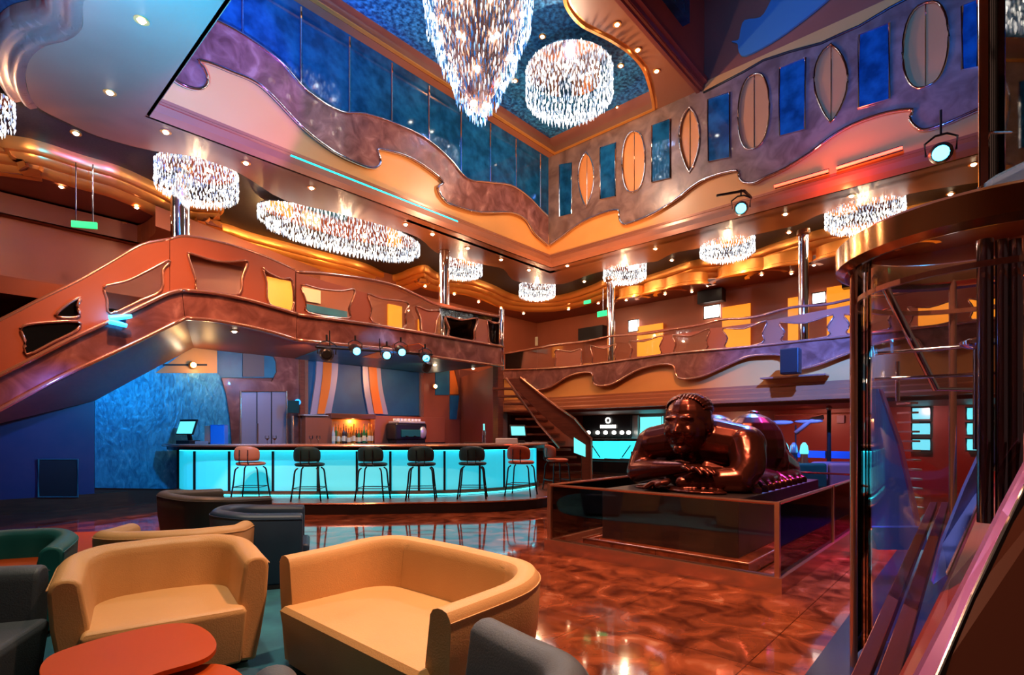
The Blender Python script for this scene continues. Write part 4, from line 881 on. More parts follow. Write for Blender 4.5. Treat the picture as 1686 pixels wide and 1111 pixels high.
# beer taps, glasses and napkin stands at the right
t = thing('beer_tap', 'chrome beer tap on the right part of the bar', 'tap', on_bar(797, .3), rb)
q = MB(); q.cyl((0, 0, 0), (0, 0, .3), .04); q.build('column', chrome_m, t, auto=True); q = MB(); q.tube(sm([V(0, 0, .26), V(0, -.12, .28), V(0, -.14, .2)], 4), .015, 8); q.build('spout', chrome_m, t); q = MB(); q.cyl((0, -.02, .3), (0, -.05, .44), .018); q.build('handle', screen_m, t)
t = thing('drip_tray', 'low metal drip tray under the beer tap', 'tray', on_bar(780, .12), rb); MB().box((0, 0, .02), (.4, .18, .04)).build('tray', chrome_m, t, bevel=.008)
t = thing('napkin_stack', 'flat pale stack in front of the right till', 'stack', on_bar(834, .05), rb); q = MB(); q.box((0, 0, .06), (.5, .26, .12)); q.build('stack', mat('pale_paper', (.55, .5, .48), .5), t, bevel=.02)
# bottles in the niche
rnd = random.Random(5)
def bottle_mesh(h, r):
    return [(r*.9, 0), (r, .01), (r, h*.55), (r*.8, h*.64), (r*.32, h*.74), (r*.3, h*.93), (r*.38, h*.94), (r*.38, h)]
gl = [mat('green_bottle', (.03, .16, .05), .08, 0, coat=.5), mat('amber_bottle', (.45, .16, .02), .08, 0, coat=.5), mat('clear_bottle', (.55, .52, .45), .08, 0, coat=.5), mat('dark_bottle', (.03, .02, .02), .08, coat=.5)]
gn = ['green', 'amber', 'clear', 'dark']
px = 549; i = 0
while px < 616:
    k = rnd.randrange(4); y = YW-.42+(.12 if i % 2 else 0); p = PY(px, 733, y); h = rnd.uniform(.42, .56)
    t = thing('bottle', '%s glass bottle in the lit niche, %s from the left' % (gn[k], (ORD+['nineteenth', 'twentieth', 'twenty first', 'twenty second', 'twenty third', 'twenty fourth'])[i]), 'bottle', (p.x, y, ZBB+.0), 0, 'bottles in the lit bar niche')
    MB().lathe(bottle_mesh(h, .045), 12).build('glass', gl[k], t, auto=True); MB().cyl((0, 0, h-.05), (0, 0, h+.015), .018, seg=8).build('cap', gold_m, t); MB().lathe([(.0465, h*.15), (.0465, h*.42)], 12, caps=False).build('label', creamlit_m, t)
    px += 4.2; i += 1
# espresso machine
p = PY(668, 731, YW-.55); t = thing('espresso_machine', 'large black and chrome espresso machine on the back bar', 'coffee machine', (p.x, YW-.6, ZBB))
MB().box((0, 0, .35), (1.15, .5, .5)).build('body', black_m, t, bevel=.05); MB().box((0, -.02, .63), (1.0, .52, .07)).build('cup_rail', skin_m, t, bevel=.03)
q = MB(); [q.cyl((x, -.1+y, .66), (x, -.1+y, .74), .045, .05, 10) for x in (-.4, -.27, -.14, 0, .13, .26, .39) for y in (0, .15)]; q.build('cups', mat('white_cups', (.8, .78, .75), .3), t)['kind'] = 'stuff'
MB().box((-.05, -.27, .3), (.7, .06, .22)).build('brew_panel', mat('teal_shine', (.03, .22, .20), .2, .5), t, bevel=.02)
q = MB(); q.ball((.42, -.2, .33), (.16, .12, .2), 16, 10); q.build('side_dome', skin_m, t, smooth=True)
q = MB(); [q.tube([V(x, -.28, .22), V(x, -.42, .2)], .02, 8) for x in (-.25, .05)]; q.build('portafilters', dark_m, t); MB().box((0, 0, .05), (1.05, .45, .1)).build('base', dark_m, t)
t = thing('tablet_stand', 'small dark tablet on a stand behind the bar by the steel door', 'tablet', PY(482, 733, YW-.5)); zz = t.location.z
q = MB(); q.cyl((0, 0, 0), (0, 0, .75), .03); q.build('pole', copper_m, t); MB().box((0, -.04, 1.0-.02), (.3, .03, .32)).build('tablet', mat('dark_green_glass', (.01, .04, .04), .15), t, bevel=.01)
t = thing('blue_lamp', 'small round blue glowing lamp on the wall above the tablet', 'lamp', PY(490, 662, YW-.12)); MB().ball((0, 0, 0), .08, 12, 8).build('globe', mat('blue_glow', (.02, .15, .9), .3, emit=(.01, .25, 1), es=2), t, smooth=True); MB().box((0, .07, 0), (.06, .08, .06)).build('wall_mount', dark_m, t)
for i, px in enumerate((440, 452, 512, 524)):
    t = thing('cocktail_glass', ['empty glass left of the door handle', 'empty glass right of the first', 'empty glass before the backdrop', 'second glass before the backdrop'][i]+' on the bar top', 'glass', on_bar(px, .3), 0, 'glasses on the bar'); MB().lathe([(.04, 0), (.008, .01), (.008, .08), (.045, .12), (.04, .18)], 12, caps=False).build('bowl', clear_m, t); MB().lathe([(.001, .0), (.04, .0), (.04, .006), (.001, .01)], 12).build('foot', chrome_m, t)

# ================================================================ CENTRE STAIR (from the bar balcony down to the floor)
def quadplate(q, px4, D4, th=.08):
    pts = [PD(p[0], p[1], d) for p, d in zip(px4, D4)]; n = (pts[1]-pts[0]).cross(pts[-1]-pts[0]).normalized()*th; q.plate(pts, n); return q
t = thing('staircase', 'steep rust sided staircase right of the bar, down to the ground floor', 'staircase', CD(2.2, 15.4)); wl = Matrix.Translation(-t.location)
def stair_side(name, pxs, Ds, m, th):
    pts = [PD(p[0], p[1], d) for p, d in zip(pxs, Ds)]; return MB().plate(pts, CD(0, th, 0)).build(name, m, t, local=wl)
S0 = 14.6
stair_side('stringer', [(833, 622), (850, 652), (884, 694), (921, 735), (955, 735), (905, 690), (868, 650), (845, 622)], [S0]*8, rust_m, .12)
stair_side('handrail_panel', [(856, 622), (905, 662), (945, 690), (973, 722), (973, 806), (958, 806), (958, 735), (930, 714), (890, 680), (860, 650), (836, 624)], [S0-.6]*11, wood_m, .12)
stair_side('foot_panel', [(945, 720), (964, 732), (964, 752), (945, 745)], [S0-.62]*4, screen_m, .02)
q = MB(); q.tube([PD(833, 622, S0-.65), PD(884, 694, S0-.65), PD(921, 737, S0-.65)], .03, 6); q.tube([PD(856, 621, S0-.65), PD(906, 661, S0-.65), PD(946, 689, S0-.65), PD(974, 722, S0-.65), PD(974, 806, S0-.65)], .03, 6); q.build('edge_trim', copper_m, t, local=wl)
q = MB()
for k in range(13):
    u = k/12; p = PD(838+u*112, 640+u*150, S0+.1); q.box((p.x, p.y, p.z), (.3, .9, .05), A-PI/2+PI/2)
q.build('treads', wood_m, t, local=wl)
# ================================================================ GROUND FLOOR SHOPS under the right balcony
XG = 18.6
struct(MB().b2((XG, -4, 0), (XG+.2, 17, 3)).build('wall_shops', mat('red_lacquer_wall', (.20, .025, .015), .4)))
def gbox(q, px0, py0, px1, py1, x, th): 
    a = PX(px0, py0, x); b = PX(px1, py1, x); zt = max(a.z, b.z); q.b2((x-th, min(a.y, b.y), min(a.z, b.z)), (x, max(a.y, b.y), zt)); return q
t = thing('shop_counter', 'far counter with glowing cyan front below the shop sign', 'counter', PX(1008, 770, 17.6)); wl = Matrix.Translation(-t.location)
gbox(MB(), 965, 722, 1072, 725.5, 17.7, .7).build('worktop', blackst_m, t, local=wl); gbox(MB(), 969, 757, 1072, 780, 17.6, .5).build('plinth', dark_m, t, local=wl)
for a, b in ((969, 995), (996, 1021), (1022, 1046), (1047, 1072)): gbox(MB(), a, 726, b-.4, 755, 17.4, .06).build('light_panel', mat('far_cyan_panel', (.1, .7, .8), .3, emit=(.03, .62, .72), es=1.1), t, local=wl)
for a, b in (((974, 732), (988, 753)), ((1024, 753), (1038, 733))): MB().beam(PX(*a, 17.3), PX(*b, 17.3), .03, .03).build('brace', dark_m, t, local=wl)
t = thing('shop_sign', 'black shop sign with white lit lettering above the far counter', 'sign', PX(1003, 718, 18.2)); wl = Matrix.Translation(-t.location)
gbox(MB(), 963, 685, 1041, 719, 18.3, .15).build('sign_board', black_m, t, local=wl)
sl = PX(1003, 700, 18.1)
wt = mat('white_letter_glow', (1, 1, 1), .4, emit=(1, .95, .85), es=2.2)
q = MB(); c0 = PX(1001, 702, 18.1); [q.box(c0+V(0, .33-k*.073, 0), (.02, .05, .13)) for k in range(10)]; q.build('lettering', wt, t, local=wl)['kind'] = 'stuff'
q = MB(); c = PX(1001, 692, 18.1); q.tube([c+V(0, .1*math.cos(a*PI/6), .1*math.sin(a*PI/6)) for a in range(12)], .025, 6, True); q.build('emblem', wt, t, local=wl)
for i, px in enumerate((969, 984, 997, 1011, 1024, 1035)):
    tt = thing('display_lamp', 'white glowing round display lamp behind the far counter, %s from the left' % ORD[i], 'lamp', PX(px, 712, 17.9), 0, 'round display lamps behind the far counter'); MB().ball((0, 0, 0), (.05, .1, .08), 12, 8).build('globe', wt, tt, smooth=True); MB().cyl((0, 0, -.2), (0, 0, -.07), .02).build('stem', dark_m, tt)
def gpanel(name, label, cat, r, m, x=18.4, th=.1, frame=None):
    t = thing(name, label, cat, PX((r[0]+r[2])/2, r[3], x)); wl = Matrix.Translation(-t.location); gbox(MB(), *r, x, th).build('screen' if cat == 'screen' else 'panel', m, t, local=wl)
    if frame: 
        a = PX(r[0], r[1], x); b = PX(r[2], r[3], x); X = x-th-.01; MB().tube([(X, a.y, a.z), (X, b.y, a.z), (X, b.y, b.z), (X, a.y, b.z)], .03, 5, True).build('frame', frame, t, local=wl)
gpanel('wall_screen', 'large pale cyan screen right of the shop sign', 'screen', (1056, 686, 1092, 720), mat('pale_cyan_screen', (.2, .7, .75), .3, emit=(.12, .72, .76), es=1.0), frame=skin_m)
gpanel('light_box', 'small cream light box above the shop sign', 'light box', (961, 675, 991, 682), whitelit_m, x=18.5)
gpanel('pilaster', 'pale metal pilaster between shop sign and screen', 'pilaster', (1042, 684, 1052, 722), skin_m)
gpanel('notice', 'small grey notice on the red ground floor wall', 'notice', (1379, 684, 1391, 696), mat('grey_paper', (.25, .2, .3), .5))
gpanel('doorway_frame', 'rosy framed opening in the red ground floor wall', 'frame', (1276, 683, 1420, 745), mat('plum_wall', (.16, .03, .025), .4), th=.02, frame=copper_m)
gpanel('low_blue_wall', 'low blue lit wall behind the lounge sofas', 'wall', (1300, 741, 1440, 756), mat('blue_low_wall', (.03, .12, .4), .5), x=16.5)
# slim poles and decorations in front of the red wall
for i, (px, top) in enumerate(((1365, 672), (1406, 682))):
    p = PX(px, 755, 16); t = thing('slim_post', ['chrome topped slim post in front of the red wall', 'slim post nearer the glass enclosure'][i], 'post', (p.x, p.y, 0)); MB().cyl((0, 0, 0), (0, 0, PX(px, top, 16).z), .05).build('shaft', dark_m, t); MB().ball((0, 0, PX(px, top, 16).z), .08, 10, 6).build('finial', chrome_m, t)
for i, (px, m) in enumerate(((1292, screen_m), (1307, mat('blue_silver', (.3, .5, .7), .2, .6)), (1324, screen_m))):
    p = PX(px, 757, 14.5); t = thing('table_lamp', ['cyan glowing lamp on a dark base behind the statue', 'slim blue silver candle lamp beside it', 'cyan glass topped lamp with copper base'][i]+' in the lounge', 'lamp', (p.x, p.y, .62)); MB().cyl((0, 0, 0), (0, 0, .4), .1, .08).build('base', copper_m if i == 2 else navy_m, t); MB().lathe([(.09, .4), (.1, .45), (.08, .6), (.03, .68)], 14).build('shade', m, t, smooth=True)
p = PX(1310, 700, 15.5); t = thing('ceiling_fan_sculpture', 'pale winged sculpture on a thin stand near the red wall', 'sculpture', (p.x, p.y, 0)); z = p.z
q = MB(); q.cyl((0, 0, 0), (0, 0, z), .02); q.build('stand', dark_m, t); q = MB(); q.ball((0, .35, z+.08), (.06, .3, .07), 12, 8); q.ball((0, -.3, z+.1), (.06, .35, .06), 12, 8); q.tube([V(0, 0, z-.2), V(0, -.4, z+.15), V(0, -.65, z+.2)], .06, 8); q.build('wings', mat('pale_mauve', (.40, .26, .28), .4), t, smooth=True)
# lounge sofas, rows
def sofa_row(label, px0, px1, D, m, h=.75, w=.8):
    a = CD((px0-HX)/FPX*D, D); b = CD((px1-HX)/FPX*D, D); L = (b-a).length; t = thing('lounge_sofa', label, 'sofa', (a+b)/2, A-PI/2)
    MB().box((0, 0, .22), (L, w, .4)).build('seat', m, t, bevel=.08, seg=3); MB().box((0, .35, .5), (L, .2, .62)).build('backrest', m, t, bevel=.08, seg=3); MB().box((0, -.38, .5), (L, .16, .62)).build('front_rest', m, t, bevel=.07, seg=3)
sofa_row('teal curved lounge sofa behind the statue', 1293, 1345, 13.2, teal_m, .75); sofa_row('pink and lilac lounge sofa behind the glass barrier', 1349, 1425, 13.2, mat('lilac_leather', (.40, .20, .32), .5))
# blue-green barrier posts in front of far counter
p = PD(1040, 780, 17.0); t = thing('rope_post', 'slim chrome rope post before the far counter', 'post', (p.x, p.y, 0)); MB().cyl((0, 0, 0), (0, 0, .95), .025).build('pole', dark_m, t); MB().lathe([(.16, 0), (.16, .02), (.03, .04)], 16).build('base', chrome_m, t)
# teal screens at far right
k = 0
for (x0, x1) in ((1502, 1533), (1591, 1610), (1620, 1636)):
    for (y0, y1) in ((671, 691), (696, 716), (722, 742)):
        k += 1; gpanel('window_screen', ('upper', 'middle', 'lower')[(k-1) % 3]+' teal lit window panel in the '+('left', 'middle', 'right')[(k-1)//3]+' column seen through the glass', 'screen', (x0, y0, x1, y1), screen_m, x=18.5, frame=black_m)
# ================================================================ STATUE AND ITS GLASS BARRIER
bx = thing('glass_barrier', 'low glass barrier with rosy metal rails around the statue', 'barrier', (5.37, 1.48, 0))
X0, X1, Y0, Y1 = 5.37, 10.2, 1.48, 4.32; wl = Matrix.Translation(-bx.location)
q = MB()
for lo, hi in (((X0, Y0, 0), (X0+.12, Y1, .15)), ((X0+.12, Y0, 0), (X1, Y0+.12, .15)), ((X1-.12, Y0+.12, 0), (X1, Y1-.12, .15)), ((X0+.12, Y1-.12, 0), (X1, Y1, .15))): q.b2(lo, hi)
q.build('kerb', copper_m, bx, local=wl)
for nm, a, b in (('f', (X0+.05, Y0+.05), (X0+.05, Y1-.05)), ('r', (X0+.05, Y0+.05), (X1-.05, Y0+.05)), ('l', (X0+.05, Y1-.05), (X1-.05, Y1-.05)), ('b', (X1-.05, Y0+.05), (X1-.05, Y1-.05))):
    MB().beam((*a, .49), (*b, .49), .015, .68).build('glass_pane', smoke_m, bx, local=wl)
q = MB(); q.tube([(X0+.05, Y0+.05, .845), (X0+.05, Y1-.05, .845), (X1-.05, Y1-.05, .845), (X1-.05, Y0+.05, .845)], .018, 6, True); q.build('top_rail', copper_m, bx, local=wl)
for x, y in ((X0+.05, Y0+.05), (X0+.05, Y1-.05), (X1-.05, Y0+.05), (X1-.05, Y1-.05), (7.7, Y0+.05), (7.7, Y1-.05)): MB().box((x, y, .5), (.045, .045, .72)).build('post', copper_m, bx, local=wl)
pd_ = thing('pedestal', 'dark polished stone block carrying the bronze statue', 'pedestal', (7.7, 2.98, 0)); wl = Matrix.Translation(-pd_.location)
MB().b2((6.02, 2.1, .13), (9.6, 3.86, .78)).build('block', blackst_m, pd_, local=wl, bevel=.01)
MB().b2((5.8, 1.92, .02), (9.8, 4.02, .13)).build('plinth_slab', floor_m, pd_, local=wl, bevel=.006)
q = MB(); q.tube([(5.8, 1.92, .14), (5.8, 4.02, .14), (9.8, 4.02, .14), (9.8, 1.92, .14)], .012, 5, True); q.build('metal_edge', copper_m, pd_, local=wl)
def statue():
    t = thing('bronze_statue', 'dark red bronze statue of a stout figure lying on crossed forearms', 'statue', (7.6, 2.98, .78)); wl = Matrix.Translation(-t.location)
    q = MB(); B = lambda c, r, s=16: q.ball(c, r, s, 12)
    def limb(pts, rs): q.tube(sm(pts, 5), [rs[min(len(rs)-1, i//5)]+(rs[min(len(rs)-1, i//5+1)]-rs[min(len(rs)-1, i//5)])*((i % 5)/5) for i in range((len(pts)-1)*5+1)], 16); [B(p, r) for p, r in zip(pts, rs)]
    hx, hy, hz = 6.72, 3.0, 1.66
    # head: skull, jaw, cheeks, brow, nose, lips, chin, ears
    B((hx+.05, hy, hz+.06), (.31, .30, .31)); B((hx-.06, hy, hz-.10), (.27, .27, .29)); B((hx-.12, hy, hz-.29), (.15, .17, .13))
    for s in (-1, 1):
        B((hx-.24, hy+s*.12, hz-.13), (.08, .085, .09)); B((hx-.25, hy+s*.105, hz+.05), (.06, .10, .028)); B((hx-.262, hy+s*.105, hz-.01), (.03, .052, .026)); B((hx+.03, hy+s*.285, hz-.04), (.06, .035, .10))
        B((hx-.325, hy+s*.035, hz-.135), (.035, .03, .025))
    q.tube([V(hx-.26, hy, hz+.02), V(hx-.31, hy, hz-.06), V(hx-.35, hy, hz-.125)], [.03, .033, .042], 10); B((hx-.355, hy, hz-.125), (.042, .045, .035))
    B((hx-.285, hy, hz-.222), (.035, .10, .020)); B((hx-.28, hy, hz-.26), (.04, .08, .022)); B((hx-.23, hy, hz-.35), (.08, .085, .065))
    # neck, shoulders, back, hips
    limb([V(hx+.1, hy, hz-.2), V(7.0, 3.0, 1.32)], [.2, .26])
    limb([V(7.05, 3.62, 1.36), V(7.05, 3.0, 1.42), V(7.05, 2.38, 1.36)], [.26, .33, .26])
    B((7.4, 3.0, 1.25), (.6, .62, .42)); B((7.9, 3.0, 1.25), (.6, .58, .42)); B((8.35, 2.72, 1.3), (.52, .46, .52)); B((8.35, 3.28, 1.3), (.52, .46, .52)); B((7.25, 3.0, 1.0), (.5, .6, .3)); B((7.9, 3, .98), (.9, .55, .3))
    # right arm (viewer's right): shoulder, elbow, forearm lying left
    h1 = PX(1094, 787, 6.3); limb([V(7.0, 2.36, 1.36), V(6.86, 2.28, 1.12), V(6.74, 2.33, .95)], [.24, .21, .18]); limb([V(6.74, 2.33, .94), V(6.5, 2.75, .91), V(h1.x+.06, h1.y-.2, .90)], [.18, .14, .075])
    # other arm: elbow at the left, forearm over the first
    h2 = PX(1150, 766, 6.5); e2 = V(6.85, 3.78, .98)
    limb([V(7.05, 3.66, 1.36), V(6.98, 3.76, 1.15), e2], [.24, .2, .17]); limb([e2, V(6.68, 3.4, 1.03), V(h2.x+.05, h2.y+.2, 1.08)], [.17, .13, .07])
    def hand(p, d, side, r=.03):
        d = Vector(d).normalized(); sd = d.cross(V(0, 0, 1)).normalized()
        for k in range(4): B(p+sd*(k-1.5)*.055+d*.02, (.075, .05, .045))
        for k in range(4):
            L = (.20, .235, .225, .18)[k]; b0 = p+sd*(k-1.5)*.072+d*.08
            q.tube([b0, b0+d*L*.45+V(0, 0, .015), b0+d*L*.8+V(0, 0, -.02), b0+d*L+V(0, 0, -.05)], [r*1.1, r, r*.92, r*.7], 8)
        b0 = p+sd*side*.12-d*.04; q.tube([b0, b0+d*.09+sd*side*.05, b0+d*.17+sd*side*.05+V(0, 0, -.02)], [r*1.2, r*1.05, r*.8], 8)
    hand(V(h1.x, h1.y-.04, .90), (-.3, 1, -.16), -1); hand(V(h2.x-.04, h2.y+.06, 1.09), (-.38, -1, -.12), 1)
    # legs: thighs on the block, one calf folded beside, feet raised behind
    limb([V(8.5, 2.6, 1.1), V(9.1, 2.5, .96), V(9.35, 2.55, .98)], [.36, .25, .2]); limb([V(8.5, 3.3, 1.1), V(9.1, 3.35, .96), V(9.35, 3.35, .98)], [.36, .25, .2])
    f1 = PX(1243, 690, 9.05); f2 = PX(1269, 706, 9.1)
    limb([V(9.35, 3.3, 1.0), V(9.3, f1.y, 1.4), V(9.05, f1.y, f1.z)], [.2, .15, .1]); limb([V(9.35, 2.6, 1.0), V(9.3, f2.y, 1.4), V(9.1, f2.y, f2.z)], [.2, .15, .1])
    for f in (f1, f2): B(f+V(-.05, 0, .03), (.12, .1, .1)); B(f+V(-.1, 0, .08), (.09, .11, .06))
    # soft folds lying on the block
    for i in range(9):
        x = 7.0+i*.26; q.tube(sm([V(x, 2.75, 1.02-i*.012), V(x-.08, 2.42, .98-i*.01), V(x-.16, 2.2, .82), V(x-.2, 2.14, .80)], 4), [.085]*9+[.07]*4, 10)
    B((7.6, 2.6, .9), (.95, .42, .16)); B((8.7, 2.45, .88), (.8, .26, .14))
    B((6.4, 2.75, .80), (.2, .4, .035)); B((6.5, 3.3, .80), (.2, .35, .03))
    o = q.build('body', bronze_m, t, smooth=True, local=wl)
    r = o.modifiers.new('r', 'REMESH'); r.mode = 'VOXEL'; r.voxel_size = .0145; r.use_smooth_shade = True
    s_ = o.modifiers.new('s', 'SMOOTH'); s_.iterations = 3; s_.factor = .5
    # hair: combed strands over the skull
    q = MB(); 
    for k in range(17):
        a = -1.25+2.5*k/16; P = []
        for j in range(9):
            u = j/8; th = .62-u*2.25; c, s = math.cos(th), math.sin(th)
            P.append(V(hx+.05-.315*s*math.cos(a*.6), hy+.285*math.sin(a*1.12)*(.45+.55*abs(c)), hz+.055+.312*c*max(.12, math.cos(a*1.12))**.5))
        q.tube(P, [.012, .022, .026, .028, .028, .028, .028, .026, .02], 8)
    o = q.build('hair', bronze_m, t, smooth=True, local=wl)
    r = o.modifiers.new('r', 'REMESH'); r.mode = 'VOXEL'; r.voxel_size = .011; r.use_smooth_shade = True
statue()

# ================================================================ TUB CHAIRS
def tub(label, m, X, D, face, w, d, hb=.76, hs=.42, name='tub_chair', group='tub chairs in the lounge', th=.15, lean=.05, cat='armchair'):
    t = thing(name, label, cat, CD(X, D, 0), A-PI/2+face, group)
    r = min(w, d)*.46; P = []
    hw, hd = w/2, d/2
    P.append((-hw, -hd)); P.append((-hw, -hd*.3))
    n = 7
    for k in range(n+1): a = PI-PI/2*k/n; P.append((-hw+r+r*math.cos(a), hd-r+r*math.sin(a)))
    if w > 2*r+.1: P.append((0, hd+.02))
    for k in range(n+1): a = PI/2-PI/2*k/n; P.append((hw-r+r*math.cos(a), hd-r+r*math.sin(a)))
    P.append((hw, -hd*.3)); P.append((hw, -hd))
    path = sm([V(*p, 0) for p in P], 2); N = len(path); vs = []; fs = []
    for i, p in enumerate(path):
        a = path[max(0, i-1)]; b = path[min(N-1, i+1)]; tt = (b-a).normalized(); nn = V(tt.y, -tt.x, 0)
        e = min(i, N-1-i)/(N*.5); h = hb-.045*(1-min(1, e*1.6))**1.5; ef = .5 if i in (0, N-1) else 1
        sec = [(lean+.03, .05), (lean, .2), (.012, h*.62), (0, h-.075), (.008, h-.035), (.03, h-.008), (.06, h), (th-.06, h), (th-.025, h-.012), (th-.005, h-.04), (th, h-.08), (th+.03, hs+.02), (th+.03, .06)]
        for o_, z in sec: vs.append(p+nn*o_+V(0, 0, z))
    k = len(sec)
    # rounded arm ends
    for i in range(N-1):
        for j in range(k-1): fs.append((i*k+j, i*k+j+1, (i+1)*k+j+1, (i+1)*k+j))
        fs.append((i*k+k-1, i*k, (i+1)*k, (i+1)*k+k-1))
    fs += [tuple(range(k-1, -1, -1)), tuple((N-1)*k+j for j in range(k))]
    q = MB(); q.add(vs, fs); q.build('shell', m, t, bevel=.022, seg=3, auto=True)
    inn = []
    for i, p in enumerate(path):
        a = path[max(0, i-1)]; b = path[min(N-1, i+1)]; tt = (b-a).normalized(); inn.append(p+V(tt.y, -tt.x, 0)*(th-.01))
    inn = [V(-hw+th-.01, -hd-.06, 0)]+inn+[V(hw-th+.01, -hd-.06, 0)]
    lowo = [V(p.x*.97, p.y*.97, .07) for p in inn]
    q = MB(); nI = len(inn); q.add([V(p.x*.93, p.y*.93, .06) for p in inn]+[V(p.x, p.y, hs-.03) for p in inn]+[V(p.x*.96, p.y*.96, hs) for p in inn], [tuple(range(nI-1, -1, -1)), tuple(2*nI+j for j in range(nI))]+[(l*nI+j, l*nI+(j+1) % nI, (l+1)*nI+(j+1) % nI, (l+1)*nI+j) for l in (0, 1) for j in range(nI)])
    q.build('seat', m, t, bevel=.02, seg=3, auto=True)
    q = MB()
    q.box((0, .02, .03), (w*.8, d*.8, .05)); q.build('plinth', dark_m, t)
    q = MB(); q.tube([p+V(0, 0, hb-.045*(1-min(1, min(i, N-1-i)/(N*.5)*1.6))**1.5-.05) for i, p in enumerate(path)], .004, 5); q.build('piping', m, t)
    return t
tub('mustard yellow tub chair in front, behind the big orange table', yellow_m, -2.28, 3.50, .62, 1.10, .86)
tub('wide mustard yellow two seat tub sofa in the foreground centre', yellow_m, -.60, 3.24, -.74, 1.70, .88)
tub('slate grey tub chair cut by the bottom edge, in front of the wide yellow sofa', grey_m, -.24, 1.69, 3.73, .98, .82, hb=.77)
tub('slate grey tub chair at the left edge of the picture', grey_m, -3.08, 2.66, 1.9, 1.0, .85)
tub('teal tub chair behind the slate grey one at the left edge', teal_m, -3.95, 4.05, .5, 1.0, .8, hb=.72)
tub('mustard yellow tub chair seen from behind, turned to the far orange table', yellow_m, -2.88, 4.55, PI+.25, 1.12, .85, hb=.74)
tub('wide dark grey green tub sofa nearest the bar', olive_m, -3.85, 6.75, PI*.5+.9, 1.5, .9, hb=.78)
tub('navy blue tub chair beside the dark grey green sofa', navy_m, -2.55, 5.35, PI*.5+.35, .8, .85, hb=.78)
def lounge_table(label, outline, z, foot, loc=None):
    pts = [PZ(p[0], p[1], z) for p in outline]; c = sum(pts, V(0, 0, 0))/len(pts)
    t = thing('lounge_table', label, 'table', (c.x, c.y, 0), 0, 'orange lounge tables'); wl = Matrix.Translation(-t.location)
    MB().plate(sm(pts, 4, True), (0, 0, -.022)).build('tabletop', orange_m, t, local=wl, bevel=.006)
    MB().cyl((0, 0, .015), (0, 0, z-.02), .035).build('stem', dark_m, t, auto=True); MB().lathe([(.2, .012), (.2, .022), (.04, .04)], 24).build('base', dark_m, t)
lounge_table('large orange rounded table in front of the yellow tub chair', [(66, 1112), (72, 1088), (100, 1071), (167, 1050), (238, 1033), (283, 1026), (318, 1027), (343, 1039), (356, 1057), (351, 1073), (326, 1088), (250, 1111), (180, 1150), (95, 1150)], .5, 0)
lounge_table('second orange table under the front edge of the large one', [(235, 1125), (290, 1099), (340, 1092), (370, 1094), (395, 1106), (402, 1124), (350, 1165), (260, 1175), (220, 1150)], .44, 0)
lounge_table('far orange table behind the teal and yellow chairs', [(-20, 935), (-10, 900), (30, 882), (100, 877), (190, 874), (212, 878), (218, 890), (190, 908), (110, 930), (40, 945)], .5, 0)

# ================================================================ GLASS ENCLOSURE AT THE RIGHT
gc = (2.75, 3.1); GR = .65
def gpt(a, r=GR, z=0): return CD(gc[0]+r*math.cos(a), gc[1]+r*math.sin(a), z)
g = thing('glass_enclosure', 'round glass enclosure with a wide smoked brass ring at the right', 'glass enclosure', CD(*gc)); wl = Matrix.Translation(-g.location)
ang = [PI*.70+i*(PI*1.95-PI*.70)/36 for i in range(37)]
zr = 2.62
q = MB(); sec = [(.00, -.10), (-.03, -.07), (-.035, .0), (-.01, .06), (.04, .08), (.09, .05), (.09, -.08), (.04, -.11)]
pathr = [gpt(a, GR) for a in ang]
full = [gpt(2*PI*i/64, GR, zr) for i in range(64)]
q.sweep(full, sec+[sec[0]], True); q.build('top_ring', brass_m, g, local=wl, auto=True)
q = MB(); q.sweep([gpt(2*PI*i/48, GR-.02, 2.33) for i in range(48)], [(0, 0), (-.02, .0), (-.02, .03), (0, .03), (0, 0)], True); q.build('middle_ring', copper_m, g, local=wl)
P0 = PI*.97
for i, a in enumerate((PI*.84, PI*1.55, PI*.35)):
    MB().cyl(gpt(a, GR-.01, 0), gpt(a, GR-.01, zr), .022, seg=12).build('post', copper_m, g, local=wl, auto=True)
for k, (a0_, a1_) in enumerate(((PI*.36, PI*.76), (PI*.93, PI*1.54))):
    arcp = [gpt(a0_+(a1_-a0_)*i/14, GR-.012, .05) for i in range(15)]
    q = MB(); q.plate(arcp+[p for p in reversed([gpt(a0_+(a1_-a0_)*i/14, GR-.022, .05) for i in range(15)])], (0, 0, zr-.1)); q.build('glass_pane', violet_m, g, local=wl, auto=True)
def pxrod(q, a, Da, b, Db, r, seg=10): return q.cyl(PD(*a, Da), PD(*b, Db), r, seg=seg)
q = MB(); 
for px, D, r in ((1622, 2.75, .035), (1650, 2.7, .028), (1672, 2.68, .03)): pxrod(q, (px, 395), D, (px, 860), D, r)
q.build('inner_column_tubes', mat('dark_chrome', (.22, .18, .2), .12, 1), g, local=wl, auto=True)
q = MB(); pxrod(q, (1456, 470), 3.1, (1541, 640), 3.3, .02); pxrod(q, (1541, 640), 3.3, (1600, 641), 3.3, .012); q.build('slanted_brace', chrome_m, g, local=wl, auto=True)
q = MB(); pxrod(q, (1440, 582), 3.3, (1620, 568), 2.9, .010); pxrod(q, (1440, 624), 3.3, (1640, 615), 2.9, .009); pxrod(q, (1478, 595), 3.3, (1478, 660), 3.3, .012); q.build('horizontal_rods', chrome_m, g, local=wl, auto=True)
q = MB(); pxrod(q, (1613, 575), 2.9, (1613, 740), 2.9, .03); q.build('short_column', mat('dark_chrome', (1, 1, 1)), g, local=wl, auto=True)
q = MB(); q.lathe([(.0, 0), (.05, .01), (.08, .03), (.08, .05), (.05, .06), (0.0, .06)], 20, PD(1611, 570, 2.9)-V(0, 0, .02)); q.build('chrome_collar', chrome_m, g, local=wl, auto=True)
